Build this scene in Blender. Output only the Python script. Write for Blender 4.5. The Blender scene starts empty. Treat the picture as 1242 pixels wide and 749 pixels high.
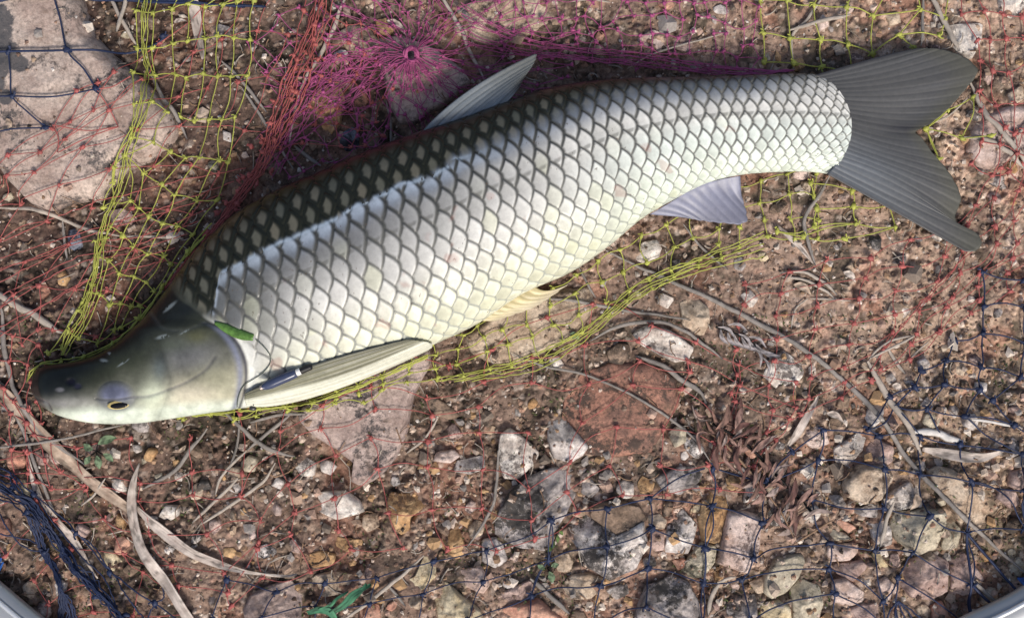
import bpy, math, random
import numpy as np
from mathutils import Vector
random.seed(7); rng = np.random.default_rng(11)
SC = bpy.context.scene; COL = SC.collection
PX = 0.0005            # metres per millimetre-like drawing unit (the plan of the site is drawn in these units)
CX, CY = 621.0, 374.5
HC = 1500.0            # camera height in drawing units

# ------------------------------------------------------------------ camera, sky, sun
cam_d = bpy.data.cameras.new('camera'); cam = bpy.data.objects.new('camera', cam_d); COL.objects.link(cam)
cam.location = (0, 0, HC*PX); cam.rotation_euler = (0, 0, 0)
cam_d.sensor_width = 36; cam_d.lens = 36*HC/1242.0
cam_d.clip_start = 0.01; cam_d.clip_end = 500
SC.camera = cam
world = bpy.data.worlds.new("World"); SC.world = world; world.use_nodes = True
wn = world.node_tree.nodes; wl = world.node_tree.links
bg = wn['Background']; sky = wn.new('ShaderNodeTexSky'); sky.sky_type = 'NISHITA'; sky.sun_disc = False
SUN_EL, SUN_AZ = math.radians(48), math.radians(160)   # light comes from the lower right of the picture
sky.sun_elevation = SUN_EL; sky.sun_rotation = SUN_AZ; sky.air_density = 1.0; sky.dust_density = 4.0; sky.ozone_density = 1.0
wl.new(sky.outputs[0], bg.inputs[0]); bg.inputs[1].default_value = 0.085
sd = bpy.data.lights.new('sun', 'SUN'); sun = bpy.data.objects.new('sun', sd); COL.objects.link(sun)
sd.energy = 2.1; sd.angle = math.radians(13); sd.color = (1.0, 0.94, 0.86)
sdir = Vector((math.sin(SUN_AZ)*math.cos(SUN_EL), math.cos(SUN_AZ)*math.cos(SUN_EL), math.sin(SUN_EL)))
sun.rotation_euler = sdir.to_track_quat('Z', 'Y').to_euler(); sun.location = (0.3, -0.6, 1)
SC.view_settings.view_transform = 'Standard'; SC.view_settings.look = 'None'
SC.view_settings.exposure = 0.47; SC.view_settings.gamma = 1.0

# ------------------------------------------------------------------ helpers
def W(x, y, z=0.0):
    """plan drawing point -> plan position for a thing whose outline was traced at height z"""
    k = 1 - z/HC
    return (x-CX)*k, (CY-y)*k, z
def link(o): COL.objects.link(o); return o
def tag(o, label=None, cat=None, group=None, kind=None):
    if label: o['label'] = label
    if cat: o['category'] = cat
    if group: o['group'] = group
    if kind: o['kind'] = kind
    return o
def empty(name, loc, label=None, cat=None, group=None):
    o = bpy.data.objects.new(name, None); o.empty_display_size = 0.01
    o.location = [c*PX for c in loc]; link(o); return tag(o, label, cat, group)
def mesh_obj(name, V, F, mat, parent=None, org=(0, 0, 0), smooth=True, col=None):
    """V in drawing units (world plan coords: x right, y up)."""
    V = np.asarray(V, float).reshape(-1, 3)
    me = bpy.data.meshes.new(name)
    L = (V-np.array(org))*PX
    if isinstance(F, np.ndarray):
        n, k = F.shape
        me.vertices.add(len(L)); me.vertices.foreach_set('co', L.astype(np.float32).ravel())
        me.loops.add(n*k); me.loops.foreach_set('vertex_index', F.astype(np.int32).ravel())
        me.polygons.add(n); me.polygons.foreach_set('loop_start', np.arange(0, n*k, k, dtype=np.int32))
        me.polygons.foreach_set('loop_total', np.full(n, k, np.int32)); me.update(calc_edges=True)
    else:
        me.from_pydata([tuple(v) for v in L], [], F); me.update()
    me.polygons.foreach_set('use_smooth', np.full(len(me.polygons), smooth))
    if col is not None:
        a = me.color_attributes.new('point_colour', 'FLOAT_COLOR', 'POINT')
        c = np.ones((len(L), 4), np.float32); c[:, :3] = np.asarray(col).reshape(-1, 3); a.data.foreach_set('color', c.ravel())
    if mat: me.materials.append(mat)
    o = bpy.data.objects.new(name, me); link(o)
    if parent is not None:
        o.parent = parent
        o.location = [c*PX-p for c, p in zip(org, parent.location)] if org != (0, 0, 0) else [-p for p in parent.location]
    else: o.location = [c*PX for c in org]
    return o
def grid_faces(n, m, wrap=False, off=0):
    i = np.arange(n-1)[:, None]; j = np.arange(m if wrap else m-1)[None, :]
    a = i*m+j; b = i*m+(j+1) % m; c = (i+1)*m+(j+1) % m; d = (i+1)*m+j
    return np.stack([a, b, c, d], -1).reshape(-1, 4)+off
def resample(P, n):
    P = np.asarray(P, float)
    if len(P) > 2:                                   # Catmull-Rom through the points
        Q = np.vstack([2*P[0]-P[1], P, 2*P[-1]-P[-2]]); out = []
        for i in range(1, len(Q)-2):
            t = np.linspace(0, 1, 9)[:-1, None]
            p0, p1, p2, p3 = Q[i-1], Q[i], Q[i+1], Q[i+2]
            out.append(.5*((2*p1)+(-p0+p2)*t+(2*p0-5*p1+4*p2-p3)*t**2+(-p0+3*p1-3*p2+p3)*t**3))
        P = np.vstack(out+[P[-1:]])
    s = np.r_[0, np.cumsum(np.linalg.norm(np.diff(P, axis=0), axis=1))]
    q = np.linspace(0, s[-1], n)
    return np.stack([np.interp(q, s, P[:, k]) for k in range(P.shape[1])], 1)
def interp_par(P, t):
    P = np.asarray(P, float); s = np.linspace(0, 1, len(P))
    return np.stack([np.interp(t, s, P[:, k]) for k in range(P.shape[1])], -1)
def hash2(i, j, k=0):
    h = (i.astype(np.int64)*374761393+j.astype(np.int64)*668265263+k*1274126177) & 0xffffffff
    h = ((h ^ (h >> 13))*1274126177) & 0xffffffff
    return ((h ^ (h >> 16)) & 0xffff)/65535.0
def vnoise(x, y, k=0):
    i = np.floor(x); j = np.floor(y); fx = x-i; fy = y-j
    fx = fx*fx*fx*(fx*(fx*6-15)+10); fy = fy*fy*fy*(fy*(fy*6-15)+10)
    i = i.astype(int); j = j.astype(int)
    a = hash2(i, j, k); b = hash2(i+1, j, k); c = hash2(i, j+1, k); d = hash2(i+1, j+1, k)
    return (a*(1-fx)+b*fx)*(1-fy)+(c*(1-fx)+d*fx)*fy
def fbm(x, y, size, o=4, k=0):
    x = np.asarray(x, float); y = np.asarray(y, float); s = 0; a = 1; t = 0
    for q in range(o):
        f = 2**q/size; c, sn = math.cos(q*1.1), math.sin(q*1.1)
        s = s+a*vnoise((x*c-y*sn)*f+13.7*q, (x*sn+y*c)*f-7.1*q, k+q); t += a; a *= .5
    return s/t-.5
def worley(x, y, size, k=0):
    u = np.asarray(x)/size; v = np.asarray(y)/size; i = np.floor(u).astype(int); j = np.floor(v).astype(int)
    d1 = np.full(u.shape, 9.); d2 = np.full(u.shape, 9.); idn = np.zeros(u.shape)
    for a in (-1, 0, 1):
        for b in (-1, 0, 1):
            px = i+a+.15+.7*hash2(i+a, j+b, k); py = j+b+.15+.7*hash2(i+a, j+b, k+5)
            d = np.hypot(u-px, v-py); h = hash2(i+a, j+b, k+9)
            m = d < d1; d2 = np.where(m, d1, np.minimum(d2, d)); idn = np.where(m, h, idn); d1 = np.where(m, d, d1)
    return d1, d2, idn
def sst(a, b, x):
    t = np.clip((x-a)/(b-a), 0, 1); return t*t*(3-2*t)

# ------------------------------------------------------------------ materials
def new_mat(name):
    m = bpy.data.materials.new(name); m.use_nodes = True
    return m, m.node_tree.nodes, m.node_tree.links, m.node_tree.nodes['Principled BSDF']
def noise(n, l, vec, size, detail=4, rough=.6):
    t = n.new('ShaderNodeTexNoise'); t.inputs['Scale'].default_value = 1/(size*PX); t.inputs['Detail'].default_value = detail
    t.inputs['Roughness'].default_value = rough; l.new(vec, t.inputs['Vector']); return t.outputs['Fac']
def ramp(n, l, fac, stops):
    r = n.new('ShaderNodeValToRGB'); e = r.color_ramp.elements
    while len(e) < len(stops): e.new(.5)
    for q, (p, c) in zip(e, stops):
        q.position = p; q.color = (*c, 1) if len(c) == 3 else c
    l.new(fac, r.inputs[0]); return r.outputs[0]
def mixc(n, l, f, a, b, mode='MIX'):
    m = n.new('ShaderNodeMix'); m.data_type = 'RGBA'; m.blend_type = mode
    for sock, v in ((m.inputs[0], f), (m.inputs[6], a), (m.inputs[7], b)):
        if hasattr(v, 'links'): l.new(v, sock)
        elif isinstance(v, (int, float)): sock.default_value = v
        else: sock.default_value = (*v, 1)
    return m.outputs[2]
def bump(n, l, b, h, dist, strength=.6, prev=None):
    q = n.new('ShaderNodeBump'); q.inputs['Strength'].default_value = strength; q.inputs['Distance'].default_value = dist*PX
    l.new(h, q.inputs['Height'])
    if prev is not None: l.new(prev, q.inputs['Normal'])
    l.new(q.outputs[0], b.inputs['Normal']); return q.outputs[0]
def rock_vec(n, l):
    tc = n.new('ShaderNodeTexCoord'); oi = n.new('ShaderNodeObjectInfo'); mp = n.new('ShaderNodeVectorMath'); mp.operation = 'MULTIPLY_ADD'
    l.new(oi.outputs['Random'], mp.inputs[0]); mp.inputs[1].default_value = (3.1, 1.7, 2.3); l.new(tc.outputs['Object'], mp.inputs[2])
    return mp.outputs[0], oi.outputs['Random']
def rock_mat(name, c1, c2, dark, speck=.35, patch=26, rough=.82):
    m, n, l, b = new_mat(name); v, rnd = rock_vec(n, l)
    a = ramp(n, l, noise(n, l, v, patch, 5, .62), [(.40, c1), (.58, c2)])
    d = ramp(n, l, noise(n, l, v, 5, 6, .75), [(.34, (.5, .5, .5)), (.62, (1.2, 1.2, 1.2))])
    a = mixc(n, l, .9, a, d, 'MULTIPLY')
    s1 = noise(n, l, v, 9, 6, .8); s2 = noise(n, l, v, 55, 3, .5)
    mm = n.new('ShaderNodeMath'); mm.operation = 'MULTIPLY'; l.new(s1, mm.inputs[0]); l.new(s2, mm.inputs[1])
    lo = .36-.20*speck
    st = ramp(n, l, mm.outputs[0], [(max(lo-.03, .02), (1, 1, 1)), (lo+.05, (0, 0, 0))]) if False else ramp(n, l, mm.outputs[0], [(.30-.07*speck, (0, 0, 0)), (.37-.07*speck, (1, 1, 1))])
    a = mixc(n, l, st, a, dark)
    # soil dusted into the surface: brown film patches
    du = ramp(n, l, noise(n, l, v, 34, 4, .7), [(.56, (0, 0, 0)), (.72, (.5, .5, .5))])
    a = mixc(n, l, du, a, (.16, .10, .065))
    l.new(a, b.inputs['Base Color']); b.inputs['Roughness'].default_value = rough
    p = bump(n, l, b, noise(n, l, v, 14, 8, .7), 3.0, .8); bump(n, l, b, noise(n, l, v, 2.4, 3, .7), .8, .6, p)
    return m
RM = {
 'grey':  rock_mat('speckled grey stone', (.38, .335, .31), (.74, .68, .64), (.07, .06, .055), .8),
 'dgrey': rock_mat('dark grey stone', (.20, .175, .165), (.48, .43, .41), (.05, .045, .042), .9),
 'white': rock_mat('whitish stone', (.54, .46, .40), (.80, .74, .67), (.14, .12, .11), .5),
 'pink':  rock_mat('pale pink stone', (.50, .36, .30), (.70, .56, .50), (.14, .10, .09), .45),
 'slab':  rock_mat('pinkish grey slab', (.36, .27, .24), (.53, .42, .375), (.07, .06, .06), .5, 60),
 'tan':   rock_mat('tan stone', (.42, .31, .22), (.62, .50, .38), (.13, .09, .065), .4),
 'cream': rock_mat('cream stone', (.55, .44, .27), (.70, .60, .42), (.25, .17, .10), .2),
 'ochre': rock_mat('ochre stone', (.42, .24, .11), (.58, .38, .20), (.12, .07, .04), .5),
 'salmon': rock_mat('salmon stone', (.50, .24, .17), (.62, .36, .26), (.20, .09, .06), .3),
 'clay':  rock_mat('reddish clay', (.23, .125, .095), (.40, .20, .14), (.07, .045, .035), .8, 40),
 'mauve': rock_mat('mauve stone', (.34, .23, .20), (.54, .40, .35), (.12, .08, .075), .5),
 'olive': rock_mat('olive grey stone', (.40, .35, .26), (.58, .51, .39), (.11, .10, .07), .3),
 'brown': rock_mat('brown stone', (.19, .13, .09), (.31, .22, .16), (.06, .045, .035), .7),
 'bluish': rock_mat('bluish dark stone', (.07, .08, .11), (.18, .20, .26), (.02, .02, .03), .4, 20, .35),
}
def pig_mat(name, rough=.8, bumps=((3, .8, .5),), grain=.5, gsize=3, spec=.4, coat=0):
    m, n, l, b = new_mat(name); tc = n.new('ShaderNodeTexCoord'); v = tc.outputs['Object']
    at = n.new('ShaderNodeVertexColor'); at.layer_name = 'point_colour'
    g = ramp(n, l, noise(n, l, v, gsize, 6, .75), [(.3, (1-grain,)*3), (.65, (1+grain*.6,)*3)])
    a = mixc(n, l, 1.0, at.outputs[0], g, 'MULTIPLY'); l.new(a, b.inputs['Base Color'])
    b.inputs['Roughness'].default_value = rough; b.inputs['Specular IOR Level'].default_value = spec
    if coat: b.inputs['Coat Weight'].default_value = coat; b.inputs['Coat Roughness'].default_value = .22
    p = None
    for s, d, st in bumps: p = bump(n, l, b, noise(n, l, v, s, 4, .7), d, st, p)
    return m
def flat_mat(name, c, rough=.6, var=.25, size=12, metal=0, c2=None, spec=.4):
    m, n, l, b = new_mat(name); v, rnd = rock_vec(n, l)
    c2 = c2 or tuple(x*(1-var) for x in c)
    a = ramp(n, l, noise(n, l, v, size, 5, .65), [(.35, c2), (.65, c)]); l.new(a, b.inputs['Base Color'])
    b.inputs['Roughness'].default_value = rough; b.inputs['Metallic'].default_value = metal; b.inputs['Specular IOR Level'].default_value = spec
    return m
M_SOIL = pig_mat('stony brown soil', .92, ((9, 2.2, .8), (2.2, .9, .8)), .55, 4, .25)
M_FISH = pig_mat('wet fish skin', .28, ((5, .35, .35),), .13, 5, .20, .03)
M_FIN = pig_mat('fish fin membrane', .42, ((3, .3, .3),), .15, 6, .45)
M_STRAW = flat_mat('bleached dry straw', (.46, .40, .34), .8, .35, 9)
M_STRAWG = flat_mat('grey dry stem', (.30, .27, .245), .8, .4, 9)
M_STRAWB = flat_mat('brown dry stem', (.30, .19, .12), .8, .4, 9)
M_LEAFD = flat_mat('dry bamboo leaf', (.42, .34, .28), .7, .3, 20, c2=(.27, .19, .15))
M_LEAFP = flat_mat('pale bleached leaf', (.50, .45, .43), .7, .3, 16, c2=(.33, .27, .27))
M_FROND = flat_mat('reddish dead leaf', (.33, .14, .10), .65, .5, 12, c2=(.15, .065, .05))
M_FRONDG = flat_mat('grey curled leaf', (.36, .34, .37), .6, .5, 10)
M_GREEN = flat_mat('green leaf', (.10, .22, .07), .5, .4, 8)
M_GREEN2 = flat_mat('dull green leaf', (.14, .20, .12), .55, .4, 8)
M_GPLAST = flat_mat('green plastic strip', (.06, .26, .13), .4, .3, 10)
M_WHITE = flat_mat('white weathered wood', (.66, .63, .60), .7, .25, 8)
M_MOSS = flat_mat('dark moss', (.075, .095, .035), .9, .6, 30)
def leaf_mat(name, c, c2):
    m = flat_mat(name, c, .75, .3, 14, c2=c2); n, l = m.node_tree.nodes, m.node_tree.links; b = n['Principled BSDF']; src = b.inputs['Base Color'].links[0].from_socket
    at = n.new('ShaderNodeVertexColor'); at.layer_name = 'point_colour'; l.new(mixc(n, l, 1.0, src, at.outputs[0], 'MULTIPLY'), b.inputs['Base Color']); return m
M_LEAFD = leaf_mat('dry bamboo leaf', (.50, .40, .31), (.30, .21, .155)); M_LEAFP = leaf_mat('pale bleached leaf', (.60, .53, .47), (.38, .31, .27))
M_FROND = leaf_mat('reddish dead leaf', (.30, .17, .13), (.14, .08, .062)); M_FRONDG = leaf_mat('grey curled leaf', (.40, .36, .36), (.2, .18, .18))
M_GREEN2 = leaf_mat('dull green leaf', (.15, .21, .12), (.08, .13, .07)); M_GPLAST = leaf_mat('green plastic strip', (.07, .23, .12), (.04, .14, .08))
def cord(name, c): return flat_mat(name, c, .55, .35, 25, spec=.3)
M_YEL = cord('yellow net cord', (.45, .475, .10)); M_RED = cord('red net cord', (.44, .12, .11))
M_MAG = cord('magenta net cord', (.42, .09, .23)); M_BLU = cord('navy net cord', (.022, .034, .085)); M_BLU2 = cord('bright blue cord', (.03, .12, .42))
M_ALU = flat_mat('brushed aluminium', (.42, .44, .46), .38, .12, 60, metal=.55)
M_ALU_HILITE = flat_mat('aluminium highlight strip', (.85, .87, .88), .25, .05, 60, metal=.6)

# ------------------------------------------------------------------ ground relief
def ground_z(x, y):
    z = fbm(x, y, 260, 3, 1)*26+fbm(x, y, 60, 4, 20)*12
    d1, d2, h = worley(x+4*fbm(x, y, 9, 2, 3)*6, y+fbm(x, y, 9, 2, 6)*20, 15, 3)
    rough = .25+1.3*sst(-.12, .18, fbm(x, y, 70, 3, 61)); z = z+np.clip((.62-d1)*7, -1.5, 4)*(h > .55)*(.4+h)*rough
    d1, d2, h = worley(x, y, 7.5, 40); z = z+np.clip((.6-d1)*4, -1, 2.2)*(h > .35)*(.4+h)*rough
    z = z+fbm(x, y, 12, 3, 50)*5-5*sst(.52, .60, fbm(x, y, 55, 3, 33)+.5)*sst(380, 440, y)
    return z-2
X0, X1, Y0, Y1 = -70, 1312, -70, 820
hx = np.arange(X0, X1); hy = np.arange(Y0, Y1); HX, HY = np.meshgrid(hx, hy)
HM = ground_z(HX.astype(float), HY.astype(float))           # relief in plan units, stones get added
def hm_at(x, y, A=None):
    A = HM if A is None else A
    i = np.clip(np.round(np.asarray(y)-Y0).astype(int), 0, A.shape[0]-1); j = np.clip(np.round(np.asarray(x)-X0).astype(int), 0, A.shape[1]-1)
    return A[i, j]

def ground_colour(x, y):
    n1 = fbm(x, y, 150, 4, 70)+.5; n2 = fbm(x, y, 34, 4, 80)+.5
    c = np.array([.20, .135, .10])[None]*(1-n1[:, None])+np.array([.27, .185, .135])[None]*n1[:, None]
    left = sst(620, 60, x)*sst(700, 380, y)                                   # darker maroon earth at upper left
    c = c*(1-.68*left[:, None])+np.array([.085, .045, .038])[None]*(.68*left[:, None])
    right = sst(850, 1150, x); lt = right*(.35+.65*n2)
    c = c*(1-.6*lt[:, None])+np.array([.40, .30, .21])[None]*(.6*lt[:, None])
    yel = sst(1060, 1240, x)*sst(330, 450, y)*(n1)
    c = c*(1-.5*yel[:, None])+np.array([.44, .33, .17])[None]*(.5*yel[:, None])
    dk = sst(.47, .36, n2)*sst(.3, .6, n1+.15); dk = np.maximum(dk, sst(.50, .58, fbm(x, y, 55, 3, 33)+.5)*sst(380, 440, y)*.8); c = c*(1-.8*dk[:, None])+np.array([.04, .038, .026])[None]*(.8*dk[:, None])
    cl = sst(.58, .70, fbm(x, y, 70, 3, 91)+.5)*.6; c = c*(1-cl[:, None])+np.array([.30, .14, .085])[None]*cl[:, None]
    rough = (.35+.75*sst(-.12, .18, fbm(x, y, 70, 3, 61)))
    for s, k, am in ((15, 3, .55), (7.5, 40, .8)):
        if s == 15: d1, d2, h = worley(x+4*fbm(x, y, 9, 2, 3)*6, y+fbm(x, y, 9, 2, 6)*20, 15, 3)
        else: d1, d2, h = worley(x, y, 7.5, 40)
        hh = (h*97.13) % 1; h3 = (h*531.7) % 1
        pal = np.array([[.12, .08, .06], [.40, .29, .21], [.26, .17, .13], [.55, .47, .40], [.36, .20, .14], [.20, .16, .12], [.48, .36, .26], [.09, .06, .05]])
        pc = pal[(hh*7.99).astype(int)]; w = (am*rough*(h > .45)*sst(.6, .42, d1)*(.3+.7*h3))[:, None]
        c = c*(1-w)+pc*w
        c = c*(1-.35*sst(.5, .72, d1))[:, None]
    c = c*np.array([1.20, 1.12, 1.08])*(1.0+.30*sst(500, 1150, x+y*.3))[:, None]
    g = c.mean(1, keepdims=True); c = g+(c-g)*.80; c = c*(1+.55*fbm(x, y, 90, 4, 95))[:, None]
    c = c*(1-.35*left)[:, None]
    return np.clip(c, .01, 1)

def nonuni(lo, hi, step, far):
    a = list(np.arange(lo, hi+step, step)); s = step; l = lo; r = a[-1]; L = []; R = []
    while l > -far: s *= 1.35; l -= s; L.append(l); r += s; R.append(r)
    return np.array(L[::-1]+a+R)
gx = nonuni(-30, 1272, 1.7, 60000); gy = nonuni(-30, 779, 1.7, 60000)
GX, GY = np.meshgrid(gx, gy); fx = GX.ravel(); fy = GY.ravel()
near = (np.abs(fx-CX) < 3000) & (np.abs(fy-CY) < 3000)
gz = np.where(near, ground_z(np.where(near, fx, 0), np.where(near, fy, 0)), -2)
ground = mesh_obj('ground', np.stack([fx-CX, CY-fy, gz], 1), grid_faces(len(gy), len(gx))[:, ::-1], M_SOIL, col=ground_colour(fx, fy))
tag(ground, kind='structure')

# ------------------------------------------------------------------ stones (outline -> faceted, weathered lump)
ORG = {'A': (0, 0), 'B': (300, 0), 'C': (600, 0), 'D': (920, 0), 'E': (0, 180), 'F': (300, 180), 'G': (600, 180), 'H': (920, 180),
       'I': (0, 360), 'J': (300, 360), 'K': (600, 360), 'L': (920, 360), 'M': (0, 549), 'N': (300, 549), 'O': (600, 549), 'P': (920, 549), 'Z': (0, 0)}
def T(sheet, pts):
    ox, oy = ORG[sheet]; k = 1.0 if sheet == 'Z' else 3.744
    return np.array([(ox+p[0]/k, oy+p[1]/k) for p in pts], float)
def stone(pts, h, mat, seed, cheap=False, facets=5, flat=False, sink=3):
    """pts plan outline; returns V, F, origin; adds itself to the relief map"""
    P = np.asarray(pts, float); r = np.random.default_rng(seed)
    x1 = np.roll(P, -1, 0); cr = P[:, 0]*x1[:, 1]-x1[:, 0]*P[:, 1]; A = cr.sum()/2
    c = np.array([((P[:, 0]+x1[:, 0])*cr).sum(), ((P[:, 1]+x1[:, 1])*cr).sum()])/(6*A)
    k = 1-h*.5/HC; c = np.array([CX, CY])+(c-[CX, CY])*k; P = np.array([CX, CY])+(P-[CX, CY])*k
    Rm = math.sqrt(abs(A)/math.pi)
    D = P-c; E = np.roll(D, -1, 0)
    def Rad(th):
        d = np.stack([np.cos(th), np.sin(th)], -1); best = np.full(th.shape, 1e9)
        for a, b in zip(D, E):
            e = b-a; den = d[..., 0]*e[1]-d[..., 1]*e[0]; den = np.where(np.abs(den) < 1e-9, 1e-9, den)
            t = (a[0]*e[1]-a[1]*e[0])/den; u = (a[0]*d[..., 1]-a[1]*d[..., 0])/den
            best = np.where((t > 0) & (u >= -1e-4) & (u <= 1.0001), np.minimum(best, t), best)
        return np.where(best > 1e8, Rm, best)
    planes = []
    for q in range(facets):
        a = r.uniform(0, 6.283); s = r.uniform(.22, .85) if not flat else r.uniform(.02, .12)
        planes.append((math.cos(a)*s, math.sin(a)*s, r.uniform(.74, 1.0) if not flat else r.uniform(.85, 1.0)))
    so = int(r.integers(0, 999))
    def hgt(x, y):                                     # x,y offsets from c
        th = np.arctan2(y, x); rr = np.hypot(x, y)
        R = Rad(th)*(1+.05*(fbm(np.cos(th)*40+so, np.sin(th)*40, 14, 3, so)))
        rho = rr/R; pw = 7 if flat else 5
        z = (1-np.clip(rho, 0, 1)**pw)**.5
        for a, b, cc in planes: z = np.minimum(z, cc+a*x/Rm+b*y/Rm)
        z = z*h+(fbm(x+so, y, max(Rm*.6, 5), 5, so)*h*.38+fbm(x, y+so, max(Rm*.16, 3), 3, so+7)*h*.16)*(1 if not flat else .45)
        return np.where(rho <= 1, np.maximum(z, -sink), -sink), rho
    zb = float(np.mean(hm_at(P[:, 0], P[:, 1])))-1
    na, nr = (20, 6) if cheap else (int(np.clip(Rm*1.9, 26, 150)), int(np.clip(Rm*.5, 7, 46)))
    th = np.linspace(0, 2*math.pi, na, endpoint=False); R = Rad(th)*(1+.05*(fbm(np.cos(th)*40+so, np.sin(th)*40, 14, 3, so)))
    rs = np.r_[np.linspace(0.02, .86, nr-3), .93, .975, .998][:, None]
    VX = rs*R*np.cos(th); VY = rs*R*np.sin(th); Z, _ = hgt(VX, VY); Z[-1] = np.minimum(Z[-1], h*.12)
    VX = np.vstack([VX, VX[-1:]*.97]); VY = np.vstack([VY, VY[-1:]*.97]); Z = np.vstack([Z, np.full((1, na), -14.)])
    V = np.stack([c[0]+VX-CX, CY-(c[1]+VY), zb+Z], -1).reshape(-1, 3)
    F = [tuple(f) for f in grid_faces(nr+1, na, True).tolist()]+[tuple(range(na))[::-1]]
    bx0, bx1 = int(P[:, 0].min())-1, int(P[:, 0].max())+2; by0, by1 = int(P[:, 1].min())-1, int(P[:, 1].max())+2
    bx0, bx1 = max(bx0, X0), min(bx1, X1); by0, by1 = max(by0, Y0), min(by1, Y1)
    if bx1 > bx0 and by1 > by0:
        xx, yy = np.meshgrid(np.arange(bx0, bx1), np.arange(by0, by1)); zz, rho = hgt(xx-c[0]+1e-6, yy-c[1])
        sub = HM[by0-Y0:by1-Y0, bx0-X0:bx1-X0]; HM[by0-Y0:by1-Y0, bx0-X0:bx1-X0] = np.where(rho < 1, np.maximum(sub, zb+zz), sub)
    return V, F, (c[0]-CX, CY-c[1], zb)
OCC = np.zeros(HM.shape, bool)
def occupy(P):
    P = np.asarray(P); x0, x1 = int(P[:, 0].min()), int(P[:, 0].max())+1; y0, y1 = int(P[:, 1].min()), int(P[:, 1].max())+1
    x0, x1 = max(x0, X0), min(x1, X1); y0, y1 = max(y0, Y0), min(y1, Y1)
    if x1 <= x0 or y1 <= y0: return
    xx, yy = np.meshgrid(np.arange(x0, x1), np.arange(y0, y1)); ins = np.zeros(xx.shape, bool)
    for (ax, ay), (bx, by) in zip(P, np.roll(P, -1, 0)):
        cond = ((ay > yy) != (by > yy)) & (xx < (bx-ax)*(yy-ay)/((by-ay) if by != ay else 1e-9)+ax); ins ^= cond
    OCC[y0-Y0:y1-Y0, x0-X0:x1-X0] |= ins
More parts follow.
